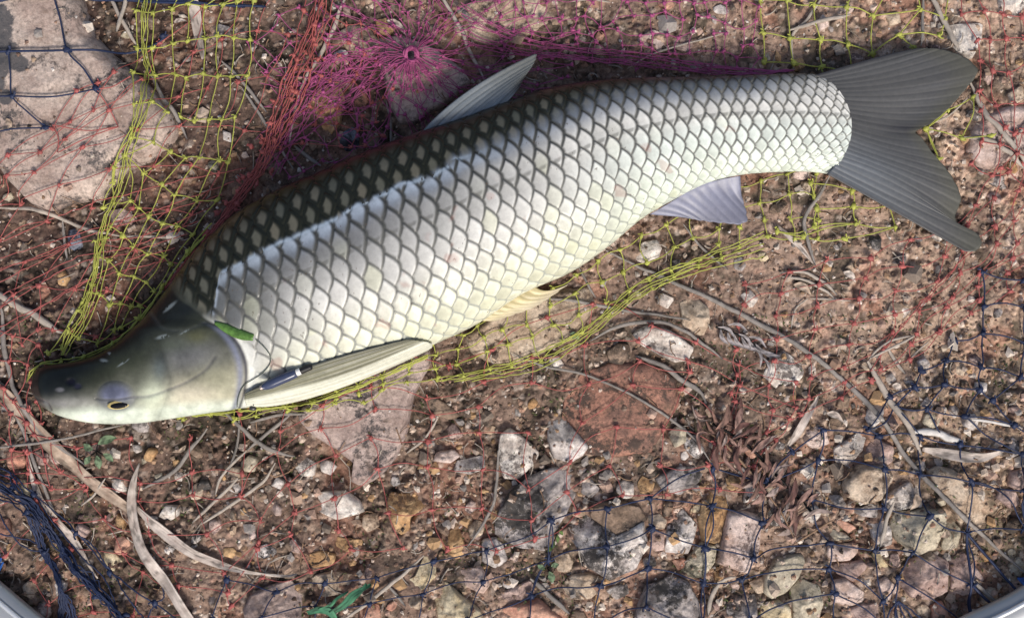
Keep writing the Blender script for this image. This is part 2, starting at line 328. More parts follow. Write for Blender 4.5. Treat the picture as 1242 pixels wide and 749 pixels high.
STONES = [
 # sheet, outline, height, material, flat?, label
 ('Z', [(-70,-60),(60,-45),(96,-5),(112,40),(133,64),(160,85),(182,107),(211,139),(214,160),(205,178),(180,196),(150,205),(128,228),(118,243),(100,243),(80,247),(55,257),(30,244),(10,222),(-10,195),(-70,170)], 46, 'slab', True, 'big flat pinkish grey boulder with dark stains in the upper left corner'),
 ('B', [(560,170),(700,150),(860,220),(980,310),(1020,370),(880,490),(760,570),(690,560),(640,470),(610,330)], 26, 'slab', False, 'pinkish brown rock half buried right under the magenta net centre'),
 ('B', [(410,150),(470,110),(560,130),(620,210),(560,270),(450,230)], 14, 'tan', False, 'rough tan stone just left of the magenta net centre'),
 ('B', [(330,380),(420,390),(440,440),(420,560),(350,640),(300,560),(290,450)], 20, 'ochre', False, 'orange brown stone with a waist beside the pale grass stalk left of the net centre'),
 ('B', [(480,370),(545,390),(550,460),(510,510),(480,470)], 13, 'clay', False, 'small maroon stone below left of the magenta net centre'),
 ('B', [(432,600),(480,570),(510,610),(505,670),(450,690),(415,650)], 12, 'bluish', False, 'glossy dark blue pebble beside the fish back below the orange stone'),
 ('B', [(580,90),(650,80),(680,120),(640,170),(590,150)], 12, 'ochre', False, 'small orange stone above left of the magenta net centre'),
 ('Z', [(562,5),(600,-10),(690,-10),(706,12),(700,27),(660,30),(640,44),(600,56),(575,50),(566,30)], 18, 'tan', False, 'long pale tan stone cut by the top edge above the dorsal fin'),
 ('C', [(650,170),(720,130),(780,160),(800,210),(740,240),(670,220)], 10, 'pink', False, 'pinkish stone above the fish back at mid length'),
 ('C', [(810,170),(880,150),(910,200),(870,240),(820,220)], 8, 'mauve', False, 'small mauve stone right of the pinkish one above the fish back'),
 ('D', [(860,110),(1030,100),(1015,180),(970,270),(900,240),(850,170)], 16, 'white', False, 'white and pink stone above the upper tail lobe tip'),
 ('D', [(1080,0),(1206,-20),(1206,40),(1150,90),(1090,60)], 12, 'white', False, 'whitish stone cut by the top right corner'),
 ('Z', [(1176,160),(1196,138),(1222,128),(1260,128),(1262,180),(1222,196),(1200,208),(1184,200),(1172,184)], 16, 'pink', True, 'smooth pinkish slab under straws at the right edge beside the tail'),
 ('D', [(1120,430),(1190,385),(1206,450),(1140,490)], 11, 'tan', False, 'angular tan stone above the pink slab at the right edge'),
 ('D', [(570,60),(640,50),(650,100),(600,120)], 8, 'tan', False, 'light tan pebble under yellow cords above the tail'),
 ('E', [(300,370),(350,350),(370,440),(340,470),(300,450)], 10, 'bluish', False, 'small bluish stone below the big boulder at the left'),
 ('E', [(150,620),(200,610),(220,650),(180,690),(150,670)], 9, 'clay', False, 'small reddish stone in the dark soil at the far left'),
 ('E', [(480,280),(560,270),(620,310),(600,350),(510,350)], 10, 'mauve', False, 'mauve stone behind the bunched yellow cords under the boulder'),
 ('J', [(215,510),(380,420),(560,330),(760,200),(830,225),(833,300),(755,455),(715,640),(680,725),(630,790),(560,850),(500,872),(440,845),(480,775),(395,700),(290,640),(220,570)], 30, 'slab', True, 'large pinkish grey slab sticking out under the belly below the pectoral fin'),
 ('J', [(810,430),(900,480),(975,540),(930,562),(860,545),(800,500)], 12, 'brown', True, 'narrow brown stone right of the large grey pink slab'),
 ('Z', [(562,408),(600,375),(665,352),(715,346),(724,372),(706,400),(700,410),(665,425),(640,440),(612,444),(590,440),(570,428)], 22, 'tan', True, 'broad flat tan slab under yellow netting below the yellow pelvic fin'),
 ('Z', [(603,555),(606,528),(618,519),(640,534),(656,551),(648,565),(628,584),(610,582)], 24, 'white', False, 'chalky cream lump with a square top in the middle below the fish'),
 ('K', [(240,555),(310,545),(380,620),(432,680),(400,725),(345,760),(265,735),(240,650)], 24, 'grey', False, 'grey and white lump right of the chalky cream one'),
 ('K', [(620,165),(690,125),(800,150),(870,200),(912,232),(880,290),(820,300),(735,258),(670,222)], 20, 'white', False, 'pinkish white stone under the arching stem below the anal fin'),
 ('K', [(505,250),(560,210),(610,215),(620,250),(580,310),(520,300)], 16, 'brown', False, 'round brown grey stone left of the pinkish white one'),
 ('K', [(840,25),(915,0),(975,50),(980,110),(950,180),(890,190),(850,130)], 18, 'tan', False, 'pale tan stone above the arching stem right of the yellow cords'),
 ('G', [(620,470),(680,420),(740,410),(765,450),(750,495),(680,520),(620,500)], 14, 'white', False, 'brown stone with a white cap just below the anal fin'),
 ('Z', [(686,478),(705,452),(740,440),(790,440),(820,458),(824,490),(806,520),(790,548),(740,556),(700,548),(680,520)], 12, 'clay', False, 'low mound of orange red clay in the middle of the ground'),
 ('L', [(60,265),(110,240),(190,290),(212,345),(165,425),(90,425),(20,360)], 16, 'white', False, 'bluish white stone beside the grey curled frond'),
 ('L', [(570,360),(610,340),(632,375),(600,402)], 8, 'white', False, 'tiny white chip beside the pale bent reed'),
 ('L', [(760,535),(805,515),(838,550),(820,590),(780,605),(748,575)], 10, 'olive', False, 'round yellowish pebble above the white stick'),
 ('L', [(640,515),(700,500),(735,530),(730,580),(680,590),(650,560)], 11, 'brown', False, 'dark brown stone left of the round yellowish pebble'),
 ('L', [(905,310),(940,300),(960,330),(940,362),(905,350)], 7, 'tan', False, 'small flat tan pebble inside a blue net mesh at the right'),
 ('L', [(205,590),(310,590),(330,670),(250,690),(205,660)], 12, 'pink', False, 'square pinkish tan stone above the reddish dead frond tip'),
 ('L', [(350,690),(470,615),(505,640),(480,705),(425,770),(360,760)], 16, 'white', False, 'angular white stone between the reddish frond and the long stem'),
 ('L', [(500,690),(540,640),(625,680),(620,750),(560,790),(500,770)], 16, 'mauve', False, 'mauve stone wedged between the angular white one and the long stem'),
 ('M', [(780,95),(805,85),(825,105),(815,135),(785,130)], 8, 'white', False, 'tiny round white pebble right of the standing pale leaf'),
 ('M', [(465,440),(510,445),(555,500),(520,520),(505,570),(470,520)], 8, 'cream', False, 'small splintered cream chip between the blue cords and the pale leaf'),
 ('M', [(70,120),(120,120),(170,180),(140,200),(90,175)], 12, 'cream', False, 'cream pebble under the tangled navy cords at the left'),
 ('M', [(1120,355),(1155,345),(1170,380),(1140,395)], 7, 'pink', False, 'tiny pale pink pebble near the tip of the long dead leaf'),
 ('M', [(1015,430),(1060,425),(1080,450),(1060,478),(1015,465)], 8, 'ochre', False, 'small ochre pebble beside the tip of the long dead leaf'),
 ('I', [(20,705),(90,690),(120,740),(90,790),(30,790)], 12, 'salmon', False, 'salmon pink stone at the left edge below the dark thin stem'),
 ('M', [(0,290),(40,300),(50,360),(10,400),(-20,360)], 8, 'clay', False, 'reddish pebble at the left edge under the navy cords'),
 ('N', [(10,640),(100,600),(190,580),(240,640),(245,790),(-10,800),(-20,700)], 26, 'slab', False, 'grey pink rock at the bottom edge left of the green strip'),
 ('N', [(280,220),(330,180),(440,180),(510,230),(525,280),(400,312),(300,270)], 20, 'white', False, 'white pink stone just below the large grey pink slab'),
 ('N', [(205,60),(260,20),(310,50),(300,110),(240,110)], 10, 'white', False, 'crumbly pale stone left of the large slab tip'),
 ('N', [(640,190),(810,190),(832,230),(740,300),(735,360),(690,385),(650,330),(620,260)], 22, 'ochre', False, 'orange tan stone with a pointed foot right of the white pink stone'),
 ('N', [(390,385),(520,400),(512,440),(450,455),(395,430)], 10, 'ochre', False, 'flat ochre stone above the green plastic strip'),
 ('N', [(240,470),(330,440),(400,465),(390,510),(300,522)], 9, 'ochre', False, 'brown ochre lump left of the green plastic strip'),
 ('N', [(290,560),(400,530),(500,560),(480,625),(350,655),(290,630)], 12, 'tan', False, 'tan stone behind the green plastic strip'),
 ('N', [(20,430),(90,408),(142,440),(110,482),(40,470)], 12, 'grey', False, 'small grey white stone at lower left beside two mauve pebbles'),
 ('N', [(190,400),(215,380),(268,440),(240,455),(190,440)], 8, 'mauve', False, 'pointed mauve chip right of the small grey white stone'),
 ('N', [(135,425),(175,415),(190,445),(160,462),(135,450)], 6, 'brown', False, 'tiny round brown pebble between the grey white stone and mauve chip'),
 ('N', [(855,600),(900,585),(960,640),(1060,720),(1085,790),(870,790),(850,690)], 24, 'cream', False, 'yellow cream stone with a sharp ridge at the bottom edge'),
 ('N', [(870,370),(960,350),(985,420),(992,482),(945,492),(880,440)], 15, 'ochre', False, 'tan orange stone left of the big dark grey rock'),
 ('N', [(945,40),(1070,15),(1085,75),(1010,105),(935,90)], 16, 'grey', False, 'rounded grey white stone left of the chalky cream lump'),
 ('N', [(930,545),(1060,515),(1105,600),(1070,645),(985,605)], 14, 'pink', False, 'crumbled pink stone above the yellow cream stone'),
 ('N', [(510,700),(600,680),(610,790),(505,790)], 12, 'salmon', False, 'reddish pink stone at the bottom edge right of the green strip'),
 ('N', [(1100,380),(1160,420),(1195,520),(1130,532),(1088,460)], 14, 'grey', False, 'narrow grey stone pressed against the big dark grey rock'),
 ('N', [(800,470),(850,455),(860,560),(800,620),(720,640),(700,590),(760,560)], 10, 'cream', False, 'crumbly cream and ochre stone beside the long grey twig'),
 ('N', [(520,290),(580,280),(600,340),(540,370),(510,340)], 9, 'tan', False, 'small tan stone below the tip of the white pink stone'),
 ('O', [(60,190),(150,110),(280,70),(390,95),(372,200),(330,290),(265,385),(230,452),(100,442),(0,382),(0,310)], 42, 'dgrey', False, 'big dark grey rock with a white patch in the lower middle'),
 ('O', [(325,365),(350,330),(430,285),(560,370),(685,305),(702,400),(690,440),(650,535),(520,585),(420,530),(375,440)], 38, 'grey', False, 'big grey white wedge shaped rock right of the dark grey rock'),
 ('O', [(440,240),(560,210),(660,240),(700,300),(560,375),(430,290)], 20, 'brown', False, 'mossy brown stone on the upper side of the wedge shaped rock'),
 ('O', [(303,610),(350,560),(430,543),(500,575),(508,610),(440,667),(360,675),(310,645)], 20, 'tan', False, 'oval smooth tan stone lying under the wedge shaped rock'),
 ('O', [(275,470),(335,455),(362,500),(345,550),(285,545)], 12, 'tan', False, 'small tan stone between the oval stone and the green sprig'),
 ('O', [(640,730),(690,610),(800,560),(885,590),(935,680),(950,800),(640,800)], 34, 'dgrey', False, 'large speckled dark rock at the bottom edge right of centre'),
 ('O', [(690,285),(750,275),(785,305),(770,345),(705,340)], 11, 'tan', False, 'flat tan chip right of the wedge shaped rock'),
 ('O', [(700,350),(770,352),(772,440),(712,452)], 12, 'mauve', False, 'mauve block below the flat tan chip'),
 ('O', [(785,330),(855,250),(925,330),(905,400),(880,462),(770,455)], 20, 'grey', False, 'craggy grey white stone left of the brown stump under the reddish frond'),
 ('O', [(885,255),(930,218),(962,235),(940,272),(900,272)], 8, 'cream', False, 'small oval cream pebble on top of the craggy stone'),
 ('O', [(950,180),(1050,140),(1060,250),(1020,420),(940,400),(920,300)], 18, 'ochre', False, 'upright brown ochre stone beside the pink slab'),
 ('O', [(1050,262),(1120,255),(1215,285),(1205,440),(1150,552),(1008,505),(1030,380)], 24, 'pink', True, 'tall pink and cream slab standing under the reddish frond'),
 ('O', [(880,480),(940,400),(1012,420),(1002,500),(945,572),(838,560)], 17, 'olive', False, 'three cornered greenish grey stone left of the pink slab foot'),
 ('O', [(805,490),(865,478),(882,510),(835,535)], 8, 'salmon', False, 'tiny orange pink chip beside the three cornered stone'),
 ('O', [(995,535),(1045,545),(1048,585),(1003,585)], 9, 'ochre', False, 'small orange brown cube below the pink slab foot'),
 ('O', [(30,710),(60,695),(200,665),(310,760),(310,800),(40,800)], 20, 'salmon', False, 'salmon orange rock at the bottom edge right of the cream stone'),
 ('O', [(15,640),(170,575),(185,655),(60,690),(10,680)], 14, 'mauve', False, 'brownish pink stone above the salmon orange rock'),
 ('O', [(500,625),(600,585),(615,640),(555,675)], 12, 'grey', False, 'small grey stone right of the oval smooth tan stone'),
 ('O', [(1055,680),(1120,655),(1198,650),(1200,780),(1060,790)], 20, 'dgrey', False, 'dark grey stone at the bottom edge below the pink slab'),
 ('O', [(1155,590),(1240,560),(1260,620),(1200,650)], 10, 'tan', False, 'small tan stone between dark grey stone and pink slab'),
 ('O', [(-60,400),(10,390),(60,500),(20,540),(-60,500)], 14, 'grey', False, 'pale grey stone at the lower left foot of the dark grey rock'),
 ('O', [(720,110),(840,60),(960,60),(930,130),(840,190),(760,170)], 16, 'dgrey', False, 'bluish grey stone above the craggy grey white stone'),
 ('P', [(390,150),(410,110),(470,58),(600,58),(624,110),(565,220),(480,242),(400,200)], 24, 'tan', True, 'rounded tan cobble under a blue net knot right of the frond'),
 ('P', [(410,255),(470,245),(560,235),(548,300),(470,290)], 12, 'dgrey', False, 'grey stone tucked under the rounded tan cobble'),
 ('P', [(340,305),(375,298),(455,340),(410,368)], 7, 'salmon', True, 'thin salmon pink chip lying below the rounded tan cobble'),
 ('P', [(318,420),(460,415),(472,450),(425,492),(340,502),(318,470)], 16, 'pink', False, 'rounded pinkish block with a blue knot at its corner'),
 ('P', [(330,345),(405,370),(440,405),(318,402)], 12, 'olive', False, 'olive grey wedge between the salmon chip and pinkish block'),
 ('P', [(608,335),(630,275),(745,258),(862,262),(870,330),(832,450),(735,472),(640,410)], 32, 'olive', False, 'big rounded greenish tan boulder in the lower right'),
 ('P', [(568,215),(640,160),(700,130),(765,175),(750,250),(640,265),(590,275)], 22, 'white', False, 'whitish stone on the upper left of the big greenish tan boulder'),
 ('P', [(775,90),(830,60),(905,80),(1000,180),(1075,290),(1005,405),(935,350),(880,250),(800,150)], 26, 'tan', False, 'long tan rock under the stem right of the big greenish boulder'),
 ('P', [(875,270),(930,350),(925,440),(840,452)], 16, 'olive', False, 'cracked tan piece at the right side of the big greenish boulder'),
 ('P', [(630,585),(700,495),(800,460),(880,500),(875,640),(800,682),(700,665)], 26, 'mauve', False, 'big grey brown rock below the greenish tan boulder'),
 ('P', [(880,490),(950,455),(1045,580),(1005,650),(885,672)], 18, 'mauve', False, 'brownish rock between the crossed blue cords at lower right'),
 ('P', [(28,560),(80,480),(200,455),(222,490),(190,570),(130,640),(60,672),(22,640)], 16, 'olive', True, 'oval grey green flat pebble with a pointed end'),
 ('P', [(150,622),(200,578),(290,610),(302,690),(275,790),(165,790)], 18, 'olive', False, 'olive tan stone at the bottom edge right of the oval pebble'),
 ('P', [(15,695),(90,668),(150,700),(165,790),(15,790)], 17, 'cream', False, 'cream stone at the bottom edge below the oval pebble'),
 ('P', [(335,515),(480,490),(505,520),(430,588),(365,555)], 13, 'mauve', False, 'maroon stone below the rounded pinkish block'),
 ('P', [(338,585),(400,568),(492,640),(482,682),(420,702),(340,682)], 15, 'pink', False, 'pink tan stone below the maroon stone'),
 ('P', [(510,320),(600,300),(625,420),(560,442),(520,385)], 15, 'grey', False, 'grey stone wedged left of the big greenish tan boulder'),
 ('P', [(515,460),(545,445),(595,510),(585,545),(535,530)], 10, 'cream', False, 'small yellowish stone below the wedged grey stone'),
 ('P', [(600,465),(640,455),(655,520),(620,540),(598,505)], 9, 'mauve', False, 'small mauve pebble between the grey brown rock and yellowish stone'),
 ('P', [(535,585),(580,560),(645,622),(600,665),(555,682)], 12, 'pink', False, 'triangular pinkish grey stone above the blue bunch at the bottom'),
 ('P', [(785,700),(840,672),(900,790),(800,790)], 12, 'salmon', False, 'smooth rose pink stone at the bottom edge'),
 ('P', [(715,695),(760,682),(790,715),(775,760),(725,755)], 10, 'tan', False, 'round tan pebble left of the smooth rose stone'),
 ('P', [(390,715),(470,690),(555,682),(550,790),(385,790)], 14, 'mauve', False, 'speckled mauve stone at the bottom edge left of the blue bunch'),
 ('P', [(195,60),(250,50),(270,100),(225,130),(190,100)], 12, 'white', False, 'white stone in the gap right of the reddish frond'),
 ('P', [(1150,520),(1206,470),(1230,530),(1206,570),(1160,560)], 9, 'olive', False, 'greenish stone at the right edge just above the net hoop'),
 ('L', [(600,20),(680,30),(690,80),(640,110),(570,100)], 10, 'tan', False, 'pale scuffed stone below the lower tail lobe'),
 ('H', [(600,720),(650,700),(690,740),(650,775),(610,765)], 8, 'white', False, 'small white stone among the red cords below the tail'),
 ('H', [(0,470),(35,470),(50,500),(20,520),(0,500)], 6, 'cream', False, 'tiny cream chip at the end of the yellow cords below the anal fin'),
]
for i, (sh, pts, h, mk, fl, lab) in enumerate(STONES):
    P = T(sh, pts); V, F, o = stone(P, h, mk, 100+i, flat=fl)
    name = 'boulder' if h > 40 else ('rock' if h >= 26 else ('pebble' if h <= 10 else 'stone'))
    ob = mesh_obj(name, V, F, RM[mk], org=o); tag(ob, lab, 'stone' if name != 'pebble' else 'pebble', 'stones lying on the ground'); occupy(P)
# dark stain on the big boulder (a patch of lichen of its own shape)
def stain_mat():
    m = rock_mat('stained boulder', (.40, .30, .255), (.56, .455, .39), (.10, .085, .08), .35, 60)
    n, l = m.node_tree.nodes, m.node_tree.links; b = n['Principled BSDF']; src = b.inputs['Base Color'].links[0].from_socket
    tc = n.new('ShaderNodeTexCoord'); mk = None
    nz = noise(n, l, tc.outputs['Object'], 26, 6, .7)
    for (x, y, r) in STAINS:
        d = n.new('ShaderNodeVectorMath'); d.operation = 'DISTANCE'; l.new(tc.outputs['Object'], d.inputs[0]); d.inputs[1].default_value = (x*PX, y*PX, 40*PX)
        q = n.new('ShaderNodeMath'); q.operation = 'DIVIDE'; l.new(d.outputs['Value'], q.inputs[0]); q.inputs[1].default_value = r*PX
        if mk is None: mk = q.outputs[0]
        else:
            w = n.new('ShaderNodeMath'); w.operation = 'MINIMUM'; l.new(mk, w.inputs[0]); l.new(q.outputs[0], w.inputs[1]); mk = w.outputs[0]
    s = n.new('ShaderNodeMath'); s.operation = 'MULTIPLY_ADD'; l.new(nz, s.inputs[0]); s.inputs[1].default_value = 2.2; l.new(mk, s.inputs[2])
    f = ramp(n, l, s.outputs[0], [(.0, (1, 1, 1)), (1, (0, 0, 0))]); 
    f2 = n.new('ShaderNodeMapRange'); l.new(s.outputs[0], f2.inputs[0]); f2.inputs[1].default_value = 2.15; f2.inputs[2].default_value = 1.95; f2.inputs[3].default_value = 0; f2.inputs[4].default_value = .9
    l.new(mixc(n, l, f2.outputs[0], src, (.06, .062, .070)), b.inputs['Base Color']); return m
big = [o for o in COL.objects if o.name.startswith('boulder')][0]
bo = [c/PX for c in big.location]
STAINS = [((x-CX)-bo[0], (CY-y)-bo[1], r) for x, y, r in ((5, 35, 24), (12, 60, 18), (22, 75, 18), (8, 100, 15), (38, 84, 11), (22, 124, 10), (8, 112, 14))]
big.data.materials.clear(); big.data.materials.append(stain_mat())

# ------------------------------------------------------------------ fish outline (station pairs back / belly), used also to keep pebbles off
ST = [((41.5, 466), (41.5, 474)), ((43, 456), (47, 485)), ((50, 447), (60, 494)), ((66, 443), (78, 503)), ((95, 438), (108, 510)), ((125, 428), (142, 512)),
      ((155, 407), (180, 510)), ((182, 378), (222, 504)), ((208, 345), (262, 498)), ((238, 306), (305, 493)), ((283, 263), (360, 482)),
      ((335, 232), (415, 466)), ((390, 208), (470, 443)), ((445, 184), (525, 418)), ((505, 162), (578, 393)), ((560, 144), (634, 356)),
      ((615, 124), (690, 331)), ((665, 108), (735, 301)), ((720, 99), (777, 266)), ((775, 95.5), (817, 242)), ((830, 94.5), (860, 221)),
      ((885, 93), (902, 211.5)), ((935, 91), (946, 208.5)), ((970, 90), (975, 208)), ((990, 91), (998, 210)), ((1000, 95), (1008, 211))]
FISH_POLY = np.array([a for a, b in ST]+[b for a, b in ST[::-1]])
FISH_IN = np.zeros(HM.shape, bool); _o = OCC.copy(); OCC[:] = False; occupy(FISH_POLY); FISH_IN[:] = OCC; OCC[:] = _o

# ------------------------------------------------------------------ small loose stones between the big ones
LM = [(60, 120, 'the big flat boulder'), (270, 120, 'the yellow netting at upper left'), (390, 110, 'the pale grass stalk left of the net centre'), (502, 75, 'the magenta net centre'),
      (640, 60, 'the dorsal fin tip'), (800, 55, 'the fish back'), (1000, 40, 'the yellow cords above the tail'), (1215, 60, 'the top right corner'), (1215, 180, 'the pink slab at the right edge'),
      (950, 270, 'the anal fin'), (1130, 340, 'the lower tail lobe'), (820, 340, 'the long grey stem'), (1200, 440, 'the blue meshes at the right edge'), (1040, 430, 'the pale bent reed'),
      (900, 440, 'the grey curled frond'), (760, 490, 'the red clay mound'), (650, 400, 'the broad flat tan slab'), (560, 480, 'the narrow brown stone'), (420, 530, 'the large grey pink slab'),
      (300, 560, 'the straws under the gill cover'), (130, 540, 'the fish chin'), (40, 520, 'the wide dead leaf'), (40, 400, 'the thin stems at the left edge'), (60, 310, 'the foot of the big boulder'),
      (90, 650, 'the navy cord tangle'), (170, 640, 'the standing pale leaf'), (260, 700, 'the bottom edge beside the pale leaf'), (350, 660, 'the small grey white stone'), (430, 700, 'the green plastic strip'),
      (490, 640, 'the orange tan stone'), (550, 660, 'the yellow cream stone'), (640, 610, 'the big dark grey rock'), (700, 700, 'the oval smooth tan stone'), (740, 650, 'the wedge shaped rock'),
      (820, 690, 'the speckled dark rock'), (860, 560, 'the reddish frond'), (930, 640, 'the tall pink slab'), (980, 700, 'the oval grey green pebble'), (1040, 650, 'the pinkish block'),
      (1100, 600, 'the rounded tan cobble'), (1120, 640, 'the greenish tan boulder'), (1200, 620, 'the long tan rock'), (1150, 710, 'the net hoop at lower right'), (960, 560, 'the end of the reddish frond')]
MW = {'tan': 'tan', 'pink': 'pale pink', 'white': 'whitish', 'grey': 'speckled grey', 'mauve': 'mauve', 'brown': 'brown', 'olive': 'olive grey', 'ochre': 'ochre', 'salmon': 'salmon pink', 'cream': 'cream', 'dgrey': 'dark grey'}
used = {}; BADK = 0
SHW = ['angular', 'blocky', 'rounded', 'long', 'lumpy', 'chipped']
cnt = 0
for tries in range(9000):
    if cnt >= 288: break
    x, y = random.uniform(-15, 1257), random.uniform(-12, 762)
    dens = .10+.55*min(1, max(0, (x-560)/500))*min(1, max(0, (y-430)/150))+(.45 if y > 540 else 0)+(.15 if y < 210 and x > 340 else 0)+(.12 if x > 1000 else 0)
    if random.random() > dens: continue
    R = random.choice([5.5, 6.5, 8, 9.5, 11, 13, 15])*(1.22 if y > 500 and x > 400 else .88)
    if hm_at(x, y, FISH_IN) or any(hm_at(x+R*math.cos(a)*.9, y+R*math.sin(a)*.9, OCC) for a in (0, 1.57, 3.14, 4.71)) or hm_at(x, y, OCC): continue
    n_ = random.randint(4, 6); el = random.uniform(.55, 1); ro = random.uniform(0, 3.14)
    pts = []
    for q in range(n_):
        a = 6.283*q/n_+random.uniform(-.25, .25); rr = R*random.uniform(.8, 1.15); u, v = rr*math.cos(a), rr*math.sin(a)*el
        pts.append((x+u*math.cos(ro)-v*math.sin(ro), y+u*math.sin(ro)+v*math.cos(ro)))
    mk = random.choice(['tan', 'pink', 'white', 'grey', 'mauve', 'brown', 'olive', 'ochre', 'salmon', 'tan', 'grey', 'mauve', 'brown', 'brown', 'dgrey'])
    V, F, o = stone(pts, R*random.uniform(.7, 1.1), mk, 900+cnt, cheap=True, facets=3)
    ob = mesh_obj('pebble', V, F, RM[mk], org=o); occupy(pts)
    lx, ly, ln = min(LM, key=lambda q: (q[0]-x)**2+(q[1]-y)**2)
    side = ('right of' if x > lx else 'left of') if abs(x-lx) > abs(y-ly) else ('below' if y > ly else 'above')
    kind = ('tiny ' if R < 6.4 else ('small ' if R < 9 else ''))+SHW[int(min(5, n_-4+(2 if el < .7 else 0)))]
    lab = f"{kind} {MW[mk]} pebble {side} {ln}"
    used[lab] = used.get(lab, 0)+1
    for wd in ('farther', 'well', 'some way', 'far out'):
        if used[lab] > 1: lab = f"{kind} {MW[mk]} pebble {wd} {side} {ln}"; used[lab] = used.get(lab, 0)+1
    tag(ob, lab, 'pebble', 'small loose pebbles between the bigger stones'); cnt += 1

# relief used for laying cords and straws over the ground
def dil(A, r):
    B = A.copy()
    for d in range(1, r+1):
        B[d:] = np.maximum(B[d:], A[:-d]); B[:-d] = np.maximum(B[:-d], A[d:])
    C = B.copy()
    for d in range(1, r+1):
        C[:, d:] = np.maximum(C[:, d:], B[:, :-d]); C[:, :-d] = np.maximum(C[:, :-d], B[:, d:])
    return C
def box(A, r):
    k = 2*r+1
    for ax in (0, 1):
        P = np.pad(A, [(r+1, r) if ax == q else (0, 0) for q in (0, 1)], mode='edge'); c = np.cumsum(P, ax)
        A = (c[k:]-c[:-k])/k if ax == 0 else (c[:, k:]-c[:, :-k])/k
    return A
DR = box(dil(HM, 4), 5)

# grit and crumbs: uncountable
def blobs(n, size, region, palette, name, seed):
    r = np.random.default_rng(seed)
    base = np.array([(0, 0, 1), (.9, .1, .1), (.1, .95, 0), (-.85, .2, .1), (-.1, -.9, .1), (.6, .6, .55), (-.55, .5, .5), (.5, -.55, .5), (0, 0, -.6)], float)
    tri = np.array([(1, 5, 0), (2, 5, 1), (2, 0, 5), (2, 6, 0), (2, 3, 6), (3, 0, 6), (3, 4, 0), (4, 7, 0), (4, 1, 7), (1, 0, 7), (1, 8, 2), (2, 8, 3), (3, 8, 4), (4, 8, 1)])
    x = r.uniform(-20, 1262, n); y = r.uniform(-20, 770, n); keep = np.array([region(a, b) > r.random() for a, b in zip(x, y)]) & ~hm_at(x, y, FISH_IN) & (~hm_at(x, y, OCC) | (r.random(n) < .10))
    x, y = x[keep], y[keep]; n = len(x); s = size*np.exp(r.normal(0, .38, n)); z = hm_at(x, y)
    B = base[None]*(1+r.normal(0, .18, (n, 9, 3))); a = r.uniform(0, 6.28, n); ca, sa = np.cos(a)[:, None], np.sin(a)[:, None]; ex = r.uniform(.6, 1.3, n)[:, None]
    X = B[:, :, 0]*ex; Y = B[:, :, 1]
    V = np.stack([(x[:, None]-CX)+(X*ca-Y*sa)*s[:, None], (CY-y[:, None])+(X*sa+Y*ca)*s[:, None], z[:, None]+B[:, :, 2]*s[:, None]*.75+.2*s[:, None]], -1)
    F = (tri[None]+(np.arange(n)*9)[:, None, None]).reshape(-1, 3)
    c = np.array(palette)[r.integers(0, len(palette), n)]*r.uniform(.7, 1.2, (n, 1)); c = np.repeat(c, 9, 0)
    return mesh_obj(name, V.reshape(-1, 3), F, M_GRIT, smooth=False, col=c)
M_GRIT = pig_mat('mineral grit', .85, ((2, .4, .5),), .35, 2.5, .3)
PAL = [(.42, .31, .22), (.28, .18, .13), (.60, .52, .45), (.20, .13, .10), (.40, .24, .17), (.12, .09, .07), (.50, .40, .33), (.15, .10, .075), (.34, .22, .14), (.24, .17, .13)]
tag(blobs(15000, 2.5, lambda x, y: .35+.5*(y > 420)*(x > 500)+.15*(x > 950), PAL, 'gravel', 5), 'loose grit and small gravel covering the brown soil', 'gravel', kind='stuff')
tag(blobs(3800, 4.6, lambda x, y: .12+.75*sst(430, 560, y)*sst(180, 480, x)+.1*(x > 950), [(.50, .40, .32), (.34, .24, .18), (.66, .58, .50), (.30, .27, .25), (.48, .33, .26), (.44, .28, .15), (.20, .16, .13)], 'chippings', 15), 'small angular stone chippings filling the gaps between the bigger stones', 'gravel', kind='stuff')
tag(blobs(12000, 1.4, lambda x, y: .9, PAL+[(.7, .65, .6), (.08, .06, .05)], 'sand', 6), 'coarse sand and crumbs scattered on the brown soil', 'sand', kind='stuff')

# moss: small leaf flecks in the hollows
def moss():
    r = np.random.default_rng(8); n = 9000; x = r.uniform(0, 1242, n); y = r.uniform(380, 749, n)
    d = fbm(x, y, 55, 3, 33)+.5; k = (d > .55) & ~hm_at(x, y, OCC) & ~hm_at(x, y, FISH_IN) | (r.random(n) < .02); x, y = x[k], y[k]; n = len(x)
    z = hm_at(x, y)+.6; a = r.uniform(0, 6.28, n); s = r.uniform(1.2, 2.8, n); t = r.uniform(.2, 1.8, n)
    px, py = x-CX, CY-y; c, q = np.cos(a), np.sin(a)
    V = np.stack([np.stack([px, py, z], -1), np.stack([px+c*s-q*s*.4, py+q*s+c*s*.4, z+t], -1), np.stack([px+c*s*2, py+q*s*2, z+t*1.8], -1), np.stack([px+c*s+q*s*.4, py+q*s-c*s*.4, z+t], -1)], 1).reshape(-1, 3)
    g = np.array([(.05, .075, .025), (.09, .11, .04), (.035, .05, .02), (.13, .13, .06)])[r.integers(0, 4, n)]
    o = mesh_obj('moss', V, np.arange(n*4).reshape(-1, 4), M_GRIT, smooth=False, col=np.repeat(g, 4, 0))
    tag(o, 'dark green moss flecks growing in the hollows between the stones', 'moss', kind='stuff')
moss()

